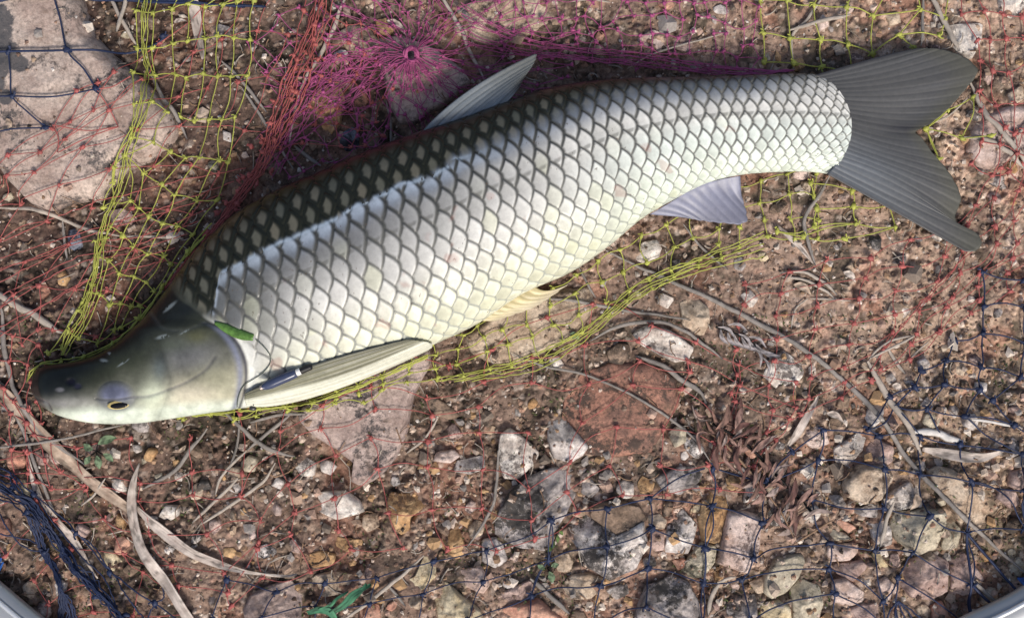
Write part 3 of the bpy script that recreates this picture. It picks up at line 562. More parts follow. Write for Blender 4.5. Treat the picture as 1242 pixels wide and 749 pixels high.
# ------------------------------------------------------------------ tubes and ribbons
class Tubes:
    def __init__(s, sides=5): s.V = []; s.F = []; s.n = 0; s.k = sides
    def add(s, P, r, flat=1.0):
        P = np.asarray(P, float); n = len(P); r = np.broadcast_to(np.asarray(r, float), (n,))
        t = np.gradient(P, axis=0); t /= np.linalg.norm(t, axis=1)[:, None]+1e-9
        up = np.array([0, 0, 1.]); a = np.cross(t, up); ln = np.linalg.norm(a, axis=1)[:, None]; a = np.where(ln > 1e-3, a/(ln+1e-9), [1., 0, 0]); b = np.cross(a, t)
        th = np.linspace(0, 2*math.pi, s.k, endpoint=False)
        V = P[:, None]+(a[:, None]*np.cos(th)[None, :, None]+b[:, None]*np.sin(th)[None, :, None]*flat)*r[:, None, None]
        s.V.append(V.reshape(-1, 3)); s.F.append(grid_faces(n, s.k, True, s.n)); 
        s.F.append(np.array([[s.n+q % s.k for q in (0, 1, 2, 3)], [s.n+(n-1)*s.k+q % s.k for q in (3, 2, 1, 0)]])); s.n += n*s.k
    def blob(s, p, r, seed=0):
        q = np.random.default_rng(int(seed)); th = np.linspace(0, 2*math.pi, 6, endpoint=False); V = []
        for zz, rr in ((-.75, .5), (-.2, 1), (.35, .95), (.8, .45)):
            V.append(np.stack([np.cos(th)*rr, np.sin(th)*rr, np.full(6, zz)], -1))
        V = np.array(V)*(1+q.normal(0, .22, (4, 6, 1))); e = q.uniform(.75, 1.35); a = q.uniform(0, 3.14)
        X = V[..., 0]*e; Y = V[..., 1]/e; V = np.stack([X*math.cos(a)-Y*math.sin(a), X*math.sin(a)+Y*math.cos(a), V[..., 2]*.8], -1)*r+np.asarray(p)
        s.V.append(V.reshape(-1, 3)); s.F.append(grid_faces(4, 6, True, s.n)); s.F.append(np.array([[s.n+18, s.n+19, s.n+20, s.n+21], [s.n+21, s.n+22, s.n+23, s.n+18]])); s.n += 24
    def make(s, name, mat, parent=None, org=(0, 0, 0)): return mesh_obj(name, np.vstack(s.V), np.vstack(s.F), mat, parent, org)
def lay(P, n=None, lift=1.5, hold=.0, relief=None):
    """plan polyline (drawing coords) -> 3-D path lying on the ground and stones"""
    P = np.asarray(P, float); L = np.sum(np.linalg.norm(np.diff(P[:, :2], axis=0), axis=1)); n = n or max(4, int(L/6)+2)
    Q = resample(P[:, :2], n); z = hm_at(Q[:, 0], Q[:, 1], DR if relief is None else relief)
    if len(z) > 6:
        k = np.ones(5)/5; z = np.maximum(np.convolve(np.pad(z, 2, mode='edge'), k, 'valid'), z-2)
    z = z+lift
    return np.stack([Q[:, 0]-CX, CY-Q[:, 1], z], 1)
def taper(n, r, a=.35, b=.35):
    t = np.linspace(0, 1, n); return r*np.minimum(1, np.minimum(a+(1-a)*t*5, b+(1-b)*(1-t)*5))
def stem(name, P, r, mat, label, cat='twig', lift=1.5, flat=.6, group=None, z3=None, a=.35, b=.35):
    Q = lay(P, lift=lift); Q = Q if z3 is None else Q+[0, 0, z3]
    w = np.array([fbm(np.arange(len(Q))*6., np.zeros(len(Q)), 16, 3, len(P)+q) for q in (0, 5)]).T*r*.9
    Q[:, :2] += w; tb = Tubes(6); tb.add(Q, taper(len(Q), r, a, b)*(1+.35*fbm(np.arange(len(Q))*5., np.ones(len(Q)), 12, 2, 3)), flat)
    o = tb.make(name, mat, None, tuple(Q[0])); return tag(o, label, cat, group)
def blade(name, P, ws, mat, label, cat='leaf', lift=3, curl=.25, parent=None, thick=.7, ribs=True, group=None, wav=1.5, relief=None):
    """leaf blade: centre line P, half widths ws along it, gently channelled, with parallel veins"""
    n = max(12, int(np.sum(np.linalg.norm(np.diff(np.asarray(P, float), axis=0), axis=1))/4)); Q = lay(P, n, lift, relief=relief)
    k = np.ones(9)/9; Q[:, 2] = np.convolve(np.pad(Q[:, 2], 4, mode='edge'), k, 'valid')
    w = .86*np.interp(np.linspace(0, 1, n), np.linspace(0, 1, len(ws)), ws); t = np.gradient(Q, axis=0); t[:, 2] = 0; t /= np.linalg.norm(t, axis=1)[:, None]+1e-9
    s = np.stack([-t[:, 1], t[:, 0], t[:, 2]*0], 1); m = 13; u = np.linspace(-1, 1, m)
    zz = curl*np.abs(u)[None]**1.6*w[:, None]+(.22*np.cos(u*math.pi*6)[None] if ribs else 0)+wav*np.sin(np.arange(n)[:, None]*.31+u[None]*1.3)
    jag = 1+.10*fbm(np.arange(n)*3., np.zeros(n), 8, 3, n)[:, None]
    top = Q[:, None]+s[:, None]*(u[None]*w[:, None]*jag)[..., None]; top[..., 2] += zz; bot = top.copy(); bot[..., 2] -= thick
    V = np.vstack([top.reshape(-1, 3), bot.reshape(-1, 3)]); N = n*m; F = [grid_faces(n, m), grid_faces(n, m)[:, ::-1]+N]
    ed = []
    for i in range(n-1):
        a = i*m; b = (i+1)*m; ed += [(a, b, b+N, a+N), (b+m-1, a+m-1, a+m-1+N, b+m-1+N)]
    ed += [(m-1, 0, N, N+m-1)] and [(q+1, q, q+N, q+1+N) for q in range(m-1)]+[((n-1)*m+q, (n-1)*m+q+1, (n-1)*m+q+1+N, (n-1)*m+q+N) for q in range(m-1)]
    F = np.vstack(F+[np.array(ed)]); org = tuple(Q[0]) if parent is None else (0, 0, 0)
    nn_ = np.arange(n)[:, None]; st_ = 1+.9*fbm(u[None]*40+0*nn_, nn_*.35+n, 9, 3, n+1)+.9*fbm(nn_*4.+0*u, u[None]*9, 22, 3, n+2); st_ = st_*(1-.35*sst(.8, 1, np.abs(u))[None])*(1-.55*sst(.12, .2, fbm(nn_*4.+0*u, u[None]*11, 9, 2, n+5)))
    pc = np.clip(st_, .25, 1.35).reshape(-1, 1)*np.ones((1, 3)); o = mesh_obj(name, V, F, mat, parent, org, col=np.vstack([pc, pc])); return tag(o, label, cat, group) if label else o

# ------------------------------------------------------------------ straws, stems and dead leaves
def Z(s, *p): return T(s, p)
blade('dead_leaf', Z('Z', (-15, 455), (12, 478), (35, 505), (80, 552), (125, 590), (160, 615)), [4, 8, 10, 10, 8, 7.5, 6], M_LEAFD, 'long wide brown dead leaf running down right from the left edge', 'leaf', 3)
blade('dead_leaf', Z('Z', (168, 612), (195, 637), (225, 660), (250, 674), (290, 688), (345, 695), (362, 693)), [3, 7, 7.5, 6, 3.5, 2, 1.2], M_LEAFP, 'pale pointed dead leaf ending in a thin tip near the small grey stones', 'leaf', 4)
blade('dead_leaf', Z('Z', (173, 560), (166, 584), (165, 616), (173, 656), (192, 685), (210, 708), (245, 760)), [1.5, 6, 7.5, 7, 8, 7, 6], M_LEAFP, 'whitish curved dead leaf crossing over the other leaf down to the bottom edge', 'leaf', 9)
blade('dead_leaf', Z('Z', (36, 548), (50, 600), (70, 630), (95, 660), (120, 700)), [1.5, 4, 5, 4, 1.5], M_LEAFP, 'grey pale leaf strip under the navy cord tangle', 'leaf', 2)
blade('dead_leaf', Z('Z', (235, -12), (240, 20), (243, 44), (250, 74)), [7, 8, 6, 3], M_LEAFP, 'broad pale straw standing down from the top edge beside the yellow cords', 'straw', 3)
blade('dead_leaf', Z('L', (130, 670), (165, 620), (200, 555), (240, 490), (272, 430)), [3, 6, 5, 3, 1], M_LEAFP, 'pale tapering leaf blade beside the tip of the reddish frond', 'leaf', 3)
blade('dead_leaf', Z('L', (745, 690), (800, 700), (880, 715), (1000, 725), (1100, 690)), [3, 7, 8, 6, 2], M_LEAFP, 'grey white shrivelled leaf beside the white stick at the right', 'leaf', 3)
blade('dead_leaf', Z('H', (80, 350), (150, 420), (190, 460), (240, 525)), [1, 4, 4, 1], M_LEAFP, 'small pale dry leaf beside the thin grey stem below the tail root', 'leaf', 3)
SS = [
 ('dry_stem', [(735, 305), (800, 335), (880, 372), (960, 415), (1020, 460), (1060, 500), (1100, 555), (1150, 612), (1200, 655), (1262, 712)], 3.0, M_STRAWG, 'very long grey tan stem crossing from under the belly to the right edge', 3),
 ('dry_stem', [(657, 362), (690, 364), (750, 375), (805, 383), (835, 388)], 2.0, M_STRAWG, 'straight grey stem on the yellow netting right of the tan slab', 3),
 ('dry_stem', [(715, 413), (744, 397), (771, 391), (803, 391), (835, 405), (875, 434)], 2.3, M_STRAWG, 'arching grey stem over the pinkish white stone', 5),
 ('twig', [(771, 431), (803, 443), (827, 461), (848, 474), (856, 488)], 3.0, M_STRAWG, 'knobbly grey green twig beside the clay mound', 2),
 ('dry_stem', [(620, 428), (659, 443), (707, 453), (760, 475), (808, 504), (840, 531), (862, 562)], 1.6, M_STRAWG, 'thin grey stem lying across the clay mound', 3),
 ('straw', [(-12, 350), (30, 374), (60, 392), (80, 404)], 4.2, M_STRAW, 'thick pale straw at the left edge above the fish snout', 3),
 ('dry_stem', [(0, 360), (5, 385), (8, 413), (16, 461), (27, 480), (53, 523), (107, 562)], 3.0, M_STRAWG, 'grey brown stem running down the left edge beside the snout', 3),
 ('straw', [(-5, 462), (20, 495), (40, 545), (60, 600), (75, 640)], 2.4, M_STRAWG, 'straight straw beneath the wide dead leaf at the left edge', 2),
 ('dry_stem', [(-12, 543), (40, 537), (80, 531), (130, 519), (165, 511)], 1.6, M_STRAWG, 'thin dark stem below the fish chin', 6),
 ('straw', [(268, 498), (295, 520), (320, 541), (358, 553)], 2.6, M_STRAWG, 'grey bent straw starting under the gill cover', 4),
 ('straw', [(235, 632), (262, 607), (291, 578)], 2.0, M_STRAW, 'pale straw lying to the lower left in the straw bundle under the gill', 2),
 ('straw', [(246, 634), (290, 605), (320, 583), (335, 560)], 2.0, M_STRAW, 'pale straw lying beside the bundle under the gill', 3),
 ('straw', [(262, 600), (268, 580), (285, 560), (300, 546)], 1.7, M_STRAW, 'short leaning straw in the straw bundle under the gill', 4),
 ('straw', [(174, 592), (210, 572), (225, 553), (250, 520)], 2.4, M_STRAWG, 'grey straw behind the standing pale leaf', 2),
 ('straw', [(300, 545), (325, 525), (352, 502)], 2.2, M_STRAWG, 'grey straw rising to the pectoral fin', 3),
 ('straw', [(303, 512), (340, 503), (372, 500)], 2.0, M_STRAWG, 'short straw just under the belly at the pectoral fin', 2),
 ('straw', [(290, 500), (288, 540), (278, 575)], 1.5, M_STRAWG, 'thin upright straw below the gill cover', 3),
 ('straw', [(493, 549), (516, 531), (531, 506)], 1.6, M_STRAW, 'short pale straw right of the grey pink slab', 3),
 ('twig', [(416, 750), (450, 725), (485, 698), (515, 672)], 2.3, M_STRAW, 'long straight grey twig at the bottom beside the green strip', 4),
 ('twig', [(471, 707), (482, 720), (493, 733)], 1.8, M_STRAWG, 'short grey twig crossing the long straight twig', 3),
 ('dry_stem', [(604, 545), (602, 589), (594, 620), (567, 662)], 1.8, M_STRAWG, 'curved grey stem left of the chalky cream lump', 4),
 ('grass_stalk', [(425, -10), (415, 14), (407, 37), (391, 67), (372, 101), (358, 144), (354, 176)], 2.6, M_STRAW, 'pale grass stalk left of the magenta net centre', 4),
 ('grass_stalk', [(530, -10), (556, 32), (570, 64), (588, 98)], 2.4, M_STRAW, 'pale grass stalk leaning down to the dorsal fin', 4),
 ('dry_stem', [(296, 110), (327, 155), (345, 185), (357, 206)], 1.9, M_STRAWG, 'brown grey stem reaching the fish back at the upper left', 4),
 ('straw', [(470, 125), (475, 150), (474, 176)], 1.6, M_STRAWG, 'short dark straw below the magenta net centre', 2),
 ('straw', [(359, 178), (372, 190), (390, 202)], 2.4, M_STRAWG, 'small flat straw beside the fish back left of the blue pebble', 2),
 ('straw', [(132, -8), (148, 22), (168, 58)], 2.4, M_STRAW, 'pale straw in the dark gap right of the big boulder', 3),
 ('straw', [(157, -8), (152, 20), (145, 42)], 2.6, M_STRAW, 'short bright straw at the top beside the big boulder', 5),
 ('straw', [(181, 85), (200, 118), (216, 140), (230, 170)], 2.4, M_STRAWG, 'grey straw along the bunched yellow cords', 2),
 ('straw', [(270, 75), (295, 100), (325, 138)], 2.0, M_STRAWG, 'grey straw crossing the red cords at the upper left', 3),
 ('straw', [(-5, 251), (48, 255), (91, 272), (118, 281), (152, 287)], 2.4, M_STRAW, 'pale straw below the big boulder', 3),
 ('straw', [(152, 287), (190, 288), (225, 290)], 1.6, M_STRAW, 'thin straw continuing right below the big boulder', 3),
 ('straw', [(77, 268), (79, 295), (81, 315)], 1.8, M_STRAWG, 'upright thin straw beside the bluish stone', 3),
 ('straw', [(1124, -8), (1138, 20), (1157, 66)], 3.2, M_STRAW, 'thick pale reed above the upper tail lobe', 4),
 ('straw', [(1119, -5), (1117, 28), (1113, 58)], 2.0, M_STRAWG, 'thin grey reed left of the thick pale reed above the tail', 3),
 ('straw', [(955, 38), (990, 30), (1028, 21)], 2.4, M_STRAW, 'pale straw lying across yellow cords above the tail root', 4),
 ('straw', [(960, 86), (960, 45), (978, 25), (997, -5)], 2.0, M_STRAW, 'upright pale straw above the tail root', 3),
 ('straw', [(1172, 102), (1190, 141), (1215, 172), (1250, 210)], 3.4, M_STRAW, 'thick pale straw from the tail tip to the right edge', 4),
 ('straw', [(1164, 168), (1195, 174), (1215, 187), (1238, 205)], 3.0, M_STRAW, 'pale straw lying on the pink slab at the right edge', 3),
 ('straw', [(1245, 145), (1230, 162), (1218, 182)], 2.0, M_STRAW, 'short slanting straw on the pink slab at the right edge', 4),
 ('straw', [(1126, 152), (1150, 140), (1172, 118)], 1.2, M_STRAW, 'thin straw in the tail fork', 3),
 ('twig', [(1004, 214), (992, 236), (974, 265), (976, 287), (986, 322)], 2.3, M_STRAWG, 'kinked grey twig hanging down from the tail root', 5),
 ('straw', [(944, 331), (973, 330), (1000, 345), (1014, 358)], 2.0, M_STRAW, 'curled dry grass blade below the anal fin', 2),
 ('straw', [(947, 336), (975, 340), (998, 352), (1010, 362)], 1.8, M_STRAW, 'second curled dry grass blade just under the first', 2),
 ('straw', [(981, 362), (1005, 363), (1030, 365)], 1.2, M_STRAW, 'thin white straw below the curled grass', 2),
 ('straw', [(958, 398), (962, 376), (978, 362)], 1.2, M_STRAW, 'thin hooked straw left of the pale bent reed', 2),
 ('reed', [(1051, 437), (1064, 461), (1080, 488), (1102, 518), (1118, 552)], 4.0, M_STRAW, 'pale bent reed crossing the long stem', 4),
 ('straw', [(1051, 438), (1060, 426), (1080, 412), (1108, 407)], 1.6, M_STRAW, 'upper thin side shoot of the pale bent reed', 4),
 ('straw', [(1054, 434), (1075, 423), (1092, 415), (1106, 408)], 1.6, M_STRAW, 'lower thin side shoot of the pale bent reed', 6),
 ('straw', [(1075, 421), (1085, 438), (1097, 453)], 2.2, M_STRAW, 'short pale straw beside the bent reed', 2),
 ('stick', [(1105, 523), (1134, 524), (1150, 530), (1166, 537)], 4.4, M_WHITE, 'white peeled stick among the blue meshes', 4),
 ('stick', [(1174, 507), (1200, 511), (1228, 517)], 1.8, M_WHITE, 'thin white stick at the right edge', 3),
 ('straw', [(1098, 440), (1112, 427), (1127, 415)], 1.4, M_STRAW, 'small pale straw right of the bent reed', 2),
 ('dry_stem', [(848, 515), (880, 540), (915, 580), (944, 618), (962, 652)], 1.4, M_STRAWB, 'thin orange brown stem across the reddish frond', 7),
 ('straw', [(1010, 628), (985, 645), (962, 658)], 1.3, M_STRAWB, 'thin tan stem right of the reddish frond', 5),
 ('twig', [(1174, 700), (1190, 715), (1212, 735)], 2.6, M_STRAWG, 'short grey twig beside the net hoop at lower right', 4),
 ('twig', [(872, 703), (862, 722), (858, 745)], 3.0, M_STRAW, 'pale bent twig beside the speckled dark rock', 4),
 ('straw', [(868, 703), (880, 698), (890, 697)], 2.0, M_STRAW, 'short white twig touching the pale bent twig', 5),
 ('straw', [(1065, 660), (1073, 625), (1080, 606)], 2.6, M_STRAW, 'pale straw standing between the tan cobble and the greenish boulder', 4),
 ('straw', [(643, 700), (670, 725), (690, 742)], 3.0, M_STRAWG, 'grey bark strip beside the salmon orange rock', 3),
 ('straw', [(760, 85), (790, 68), (840, 52), (882, 40)], 1.1, M_STRAW, 'thin pale straw above the fish back', 3),
 ('straw', [(690, 4), (715, 2), (740, 4)], 1.3, M_STRAW, 'small pale straw at the top edge', 3),
 ('straw', [(100, 612), (118, 598), (132, 578)], 1.4, M_STRAW, 'thin straw crossing the wide dead leaf', 6),
 ('straw', [(828, 272), (850, 300), (882, 327)], 1.5, M_STRAWG, 'thin grey straw below the anal fin', 3),
 ('straw', [(702, 325), (712, 345), (722, 362)], 1.4, M_STRAWG, 'thin dark straw below the belly near the tan slab', 3),
]
for i, (nm, P, r, m, lab, lf) in enumerate(SS): stem(nm, P, r, m, lab, {'dry_stem': 'stem', 'grass_stalk': 'grass'}.get(nm, nm), lf, .6, 'dry straws and stems on the ground')
# fine litter of needles and fibres, uncountable
def litter():
    r = np.random.default_rng(21); tb = [Tubes(3), Tubes(3)]
    for i in range(1500):
        x, y = r.uniform(0, 1242), r.uniform(0, 749)
        if hm_at(x, y, FISH_IN): continue
        if hm_at(x, y, OCC) and r.random() < .75: continue
        a = r.uniform(0, 6.28); LL = x < 430 and y > 460; L = r.uniform(6, 22)*(1.9 if LL and r.random() < .4 else 1); q = r.uniform(-.5, .5)
        P = np.array([(x, y), (x+math.cos(a)*L*.5, y+math.sin(a)*L*.5), (x+math.cos(a+q)*L, y+math.sin(a+q)*L)])
        tb[int(r.random() < .45)].add(lay(P, 4, r.uniform(.2, 1.5)), r.uniform(.28, 1.05))
    for t, m, nm, lb in ((tb[0], M_STRAW, 'pale_litter', 'fine pale grass fibres littering the soil'), (tb[1], M_STRAWB, 'brown_litter', 'fine brown needles and root fibres littering the soil')):
        tag(t.make(nm, m), lb, 'litter', kind='stuff')
litter()
# ------------------------------------------------------------------ the fish
fish = empty('fish', (0, 0, 0), 'silver grey grass carp with dark scale edges lying on its side on the net', 'fish')
NU, NV, NB = 1150, 250, 16
sp = np.linspace(0, len(ST)-1, NU*0+len(ST)); D0 = np.array([a for a, b in ST], float); V0 = np.array([b for a, b in ST], float)
# smooth both outlines through the stations, then re-space them evenly along the middle
def crs(P, per=30):
    Q = np.vstack([2*P[0]-P[1], P, 2*P[-1]-P[-2]]); out = []
    for i in range(1, len(Q)-2):
        t = np.linspace(0, 1, per, endpoint=False)[:, None]; p0, p1, p2, p3 = Q[i-1:i+3]
        out.append(.5*((2*p1)+(-p0+p2)*t+(2*p0-5*p1+4*p2-p3)*t**2+(-p0+3*p1-3*p2+p3)*t**3))
    return np.vstack(out+[P[-1:]])
Dd, Vd = crs(D0), crs(V0); Md = (Dd+Vd)/2; sd_ = np.r_[0, np.cumsum(np.linalg.norm(np.diff(Md, axis=0), axis=1))]; LEN = sd_[-1]
su = np.linspace(0, 1, NU); su = LEN*(su-.010*np.sin(2*math.pi*su)); rs_ = lambda P: np.stack([np.interp(su, sd_, P[:, k]) for k in (0, 1)], 1)
Dp, Vp = rs_(Dd), rs_(Vd); Mp = (Dp+Vp)/2
def msm(a, r):
    k = np.hanning(2*r+1); k /= k.sum(); return np.convolve(np.pad(a, r, mode='edge'), k, 'valid')
for A in (Dp, Vp):
    for k in (0, 1): A[20:-20, k] = msm(A[:, k], 8)[20:-20]
dep = np.linalg.norm(Dp-Vp, axis=1)                                  # body depth
tl = su/LEN
HT = dep*.5*np.interp(tl, [0, .1, .25, .5, .8, .93, 1], [.80, .62, .58, .58, .60, .45, .22])   # half thickness
HT = np.maximum(msm(HT, 20), 3); HT[:25] *= np.sqrt(np.linspace(.02, 1, 25))
ZC = 8+np.maximum(msm(HT, 30), 12)*.96
ZC = ZC+np.interp(tl, [0, .8, 1], [0, 0, 14])
bul = np.interp(tl, [0, .015, .05, .9, .955, .985, 1], [-4, -2, 0, 0, 10, 20, 25])               # rounded ends of the body
nrm = np.stack([(Vp-Dp)[:, 1], -(Vp-Dp)[:, 0]], 1)/np.maximum(dep, 1)[:, None]; nrm *= np.sign((nrm*np.gradient(Mp, axis=0)).sum(1))[:, None]
phi = np.linspace(0, math.pi, NV); ph = phi
tt = (1-np.cos(ph))/2
def surf(i_, t_, up=True):
    pass
TX = Dp[:, None, 0]+(Vp-Dp)[:, None, 0]*tt[None]+nrm[:, None, 0]*(bul[:, None]*4*tt*(1-tt))
TY = Dp[:, None, 1]+(Vp-Dp)[:, None, 1]*tt[None]+nrm[:, None, 1]*(bul[:, None]*4*tt*(1-tt))
prof = np.sin(ph)**.86
# back is fuller than the belly: skew
prof = prof*(1+.06*np.cos(ph))
TZ = ZC[:, None]+HT[:, None]*prof[None]
TX0, TY0 = TX, TY
# girth coordinate (arc length from the middle of the flank)
seg = np.sqrt(np.diff(TX, axis=1)**2+np.diff(TY, axis=1)**2+np.diff(TZ, axis=1)**2); arc = np.concatenate([np.zeros((NU, 1)), np.cumsum(seg, 1)], 1)
_k = (1-ZC[:, None]/HC)/(1-TZ/HC); TX, TY = CX+(TX0-CX)*_k, CY+(TY0-CY)*_k     # where each skin point was traced
mid = arc[:, NV//2:NV//2+1]; G = arc-mid
sig = np.interp(tl, [.2, .45, .6, .75, .86, .95, 1], [1.0, .98, .90, .79, .70, .56, .36]); dU = np.gradient(su)/(22.6*sig)
UU = np.cumsum(dU)[:, None]+(bul[:, None]*4*tt*(1-tt))[:, :]*0/24 + np.zeros((1, NV))
VVs = G/(25.0*sig[:, None]); VVs = VVs*(1+.055*np.clip(VVs, 0, 9))
# irregularity of the rows
UU = UU+.26*fbm(TX, TY, 55, 3, 200); VVs = VVs+.34*fbm(TX, TY, 60, 3, 210)
ab, bb = .98, 1.35
best = np.full(UU.shape, 1e9); bj = np.zeros(UU.shape); dr = np.zeros(UU.shape); other = np.full(UU.shape, 9.)
J0 = np.round(VVs)
EF = lambda v: ab-.76*(v*v+.03)**.70+.03
for dj in (-1, 0, 1):
    J = J0+dj; q = (VVs-J)/bb; ok = np.abs(q) < 1
    jit = (hash2(J.astype(int)+500, (np.floor(UU)).astype(int)*0, 3)-.5)*.10
    vv = np.abs(VVs-J); e = EF(vv)
    off = np.where(J.astype(int) % 2 == 0, 0, .5)+jit
    c = np.ceil(UU-e-off)+off; d = c+e-UU
    c = np.where(ok, c, 1e9)
    m = c < best; dr = np.where(m, d, dr); bj = np.where(m, J, bj); best = np.where(m, c, best)
for dj in (-1, 0, 1):                                  # distance to the free edge of the scales lying on top of this one
    J = J0+dj; jit = (hash2(J.astype(int)+500, (np.floor(UU)).astype(int)*0, 3)-.5)*.10; off = np.where(J.astype(int) % 2 == 0, 0, .5)+jit
    vv = np.abs(VVs-J); e = EF(vv); cm = np.ceil(best-off-1e-4)-1+off; other = np.minimum(other, UU-cm-e)
other = np.clip(other, 0, 9)
dr = np.clip(dr, 0, 1.2); sid = hash2(np.round(best*2).astype(int), bj.astype(int)+900, 7); sid2 = hash2(np.round(best*2).astype(int), bj.astype(int)+900, 17)
# operculum edge and head mask in plan drawing coordinates
OPE = resample([(228, 372), (250, 389), (270, 399), (286, 416), (295, 436), (297, 455), (294, 478), (287, 500)], 60)
ox = np.interp(TY, OPE[:, 1], OPE[:, 0]); 
nape = resample([(228, 372), (214, 362), (205, 350), (190, 330)], 20)
ox = np.where(TY < 372, np.interp(TY, nape[::-1, 1], nape[::-1, 0]), ox)
hd = TX-ox                                                           # <0 head, >0 scaled body
body = sst(0, 7, hd); scl = sst(3, 26, hd)
scl = scl*(1-.0*tl[:, None])
edge_in = sst(.0, .16, dr); edge_out = sst(.0, .12, other)
# relief: every scale rises to its free rear edge and drops onto the next one
rise = np.clip(1-dr*1.05, 0, 1)*edge_in
relief = (1.6*rise+.5*(sid-.5)+.25*np.sin(dr*9+sid*3)*.3)*scl*np.interp(tl, [0, .3, .8, 1], [1, 1, .95, 1.1])[:, None]
relief -= .9*(1-edge_out)*scl
# head relief: gill cover stands proud, cheek plate, groove behind the eye, eye bulge, nostril, mouth
def line_d(P, x, y):
    P = np.asarray(P, float); d = np.full(x.shape, 1e9)
    for a, b in zip(P[:-1], P[1:]):
        e = b-a; t = np.clip(((x-a[0])*e[0]+(y-a[1])*e[1])/(e@e), 0, 1); d = np.minimum(d, np.hypot(x-a[0]-t*e[0], y-a[1]-t*e[1]))
    return d
hm_ = TX < 420
relief += 3.6*sst(2, -14, hd)*sst(385, 400, TY)
gr1 = line_d(resample([(262, 432), (252, 446), (235, 458), (214, 468), (185, 478), (165, 480)], 30), TX, TY)
gr2 = line_d(resample([(190, 412), (200, 440), (206, 462), (200, 485), (190, 503)], 30), TX, TY)
gr3 = line_d(resample([(182, 380), (200, 398), (225, 400), (248, 392)], 20), TX, TY)
relief -= 1.0*np.exp(-(gr1/2.4)**2)+1.3*np.exp(-(gr2/4.5)**2)+.8*np.exp(-(gr3/3)**2)
relief += .8*sst(4, 16, gr2)*sst(206, 170, TX)*sst(430, 450, TY)
ea = np.hypot((TX-143)/23, (TY-478)/17); relief += 3.2*np.clip(1-ea**2, 0, 1)**.8
socket = np.hypot((TX-144)/13.5, (TY-490)/5.6); relief -= 1.4*np.exp(-(socket/1.0)**4)
gr4 = line_d([(118, 482), (130, 483), (146, 482), (164, 479)], TX, TY); relief -= .9*np.exp(-(gr4/1.3)**2)
nos = np.hypot((TX-88)/6, (TY-463)/4.5); relief -= 2.4*np.exp(-nos**4); nos2 = np.hypot((TX-96)/5, (TY-468)/3.5); relief -= 1.2*np.exp(-nos2**4)
mo = line_d(resample([(40, 478), (50, 482), (59, 486), (64, 494)], 20), TX, TY); relief -= 2.0*np.exp(-(mo/1.7)**2)
relief += .5*fbm(TX, TY, 22, 3, 230)*(1-scl)+.35*fbm(TX, TY, 7, 3, 233)*(1-scl)+.9*fbm(TX, TY, 40, 2, 231)
# normals of the smooth body for displacement
P3 = np.stack([TX0, -TY0, TZ], -1); du = np.gradient(P3, axis=0); dv = np.gradient(P3, axis=1); NN = np.cross(du, dv); NN /= np.linalg.norm(NN, axis=-1)[..., None]+1e-9
NN *= np.where(NN[..., 2:3] < 0, -1, 1); fade = np.sin(ph)[None]**.4*np.clip(tl/.01, 0, 1)[:, None]; P3 = P3+NN*(relief*fade)[..., None]
# ---- pigment plus painted shade on flank and nape and a blue sheen line
def mix(a, b, w): return a*(1-w[..., None])+np.array(b)*w[..., None]
LN = resample([(-20, 430), (60, 462), (120, 452), (165, 430), (205, 412), (240, 394), (258, 372), (264, 346), (269, 331), (291, 319), (336, 296), (391, 273), (405, 264), (445, 242), (491, 223), (527, 210), (563, 189), (618, 169), (645, 158), (700, 132), (760, 116), (820, 108), (900, 100), (980, 93), (1040, 90)], 400)
ly = np.interp(TX, LN[:, 0], LN[:, 1]); wob = 9*fbm(TX, TY, 26, 4, 240)+np.where(sid > .5, .3, -.3)*scl
dl = TY-ly+wob                                                       # >0 flank side, <0 back side
tl2 = tl[:, None]+0*TX; white = np.zeros(TX.shape+(3,))+[.70, .695, .655]
c = white
c = mix(c, (.60, .61, .42), sst(.55, 1.0, tt[None]+.25*fbm(TX, TY, 90, 3, 241))*.7)             # yellowish green belly
c = mix(c, (.62, .74, .68), sst(.62, .8, tl2)*sst(.35, .6, tt[None]+0*TX)*.5)
shade = sst(150, 5, dl+60*fbm(TX, TY, 70, 2, 245))*sst(.84, .42, tl2); c = mix(c, (.15, .158, .172), shade*.92); c = mix(c, (.17, .21, .285), sst(34, 2, dl)*sst(1, .9, tl2)*.85); c = mix(c, (.10, .108, .112), sst(410, 262, TX)*sst(470, 372, TY+.25*(TX-262))*.9)      # grey blue upper flank, with its shade and the nape's painted in
c = mix(c, (.44, .52, .62), np.exp(-((dl-7)/9)**2)*sst(.75, .5, tl2)*.6)  # blue sheen beside the back edge, painted as colour
yel = sst(.78, .97, sid2)*sst(20, 60, dl)*(fbm(TX, TY, 110, 2, 247) > -.05); c = mix(c, (.66, .68, .40), yel*.28)
c = c*(.84+.24*sid)[..., None]*(1+.22*sst(.5, .0, dr)-.16*sst(.35, 1., dr))[..., None]
ew = np.minimum(dr*1.0, other*1.15); shar = sst(.01+.04*sst(110, 0, dl), .135+.12*sst(140, 0, dl)+.13*fbm(TX, TY, 22, 3, 248), ew)
mcol = mix(np.zeros_like(c)+[.17, .172, .16], (.42, .45, .40), sst(.72, 1, tt[None]+0*TX)*.8)
mcol = mix(mcol, (.055, .058, .057), sst(120, 5, dl)*sst(.95, .6, tl2)); c = c*shar[..., None]+mcol*(1-shar)[..., None]
lat = np.abs(G+6+9*np.sin(tl2*3.0))
pore = sst(3.2, 1.2, lat)*sst(.35, .15, np.abs(dr-.45))*scl; c = mix(c, (.10, .10, .09), pore*.55)
spk = (fbm(TX, TY, 3.2, 2, 290) > .39)*(fbm(TX, TY, 60, 2, 291) > .02); c = mix(c, (.10, .07, .05), spk*.7)
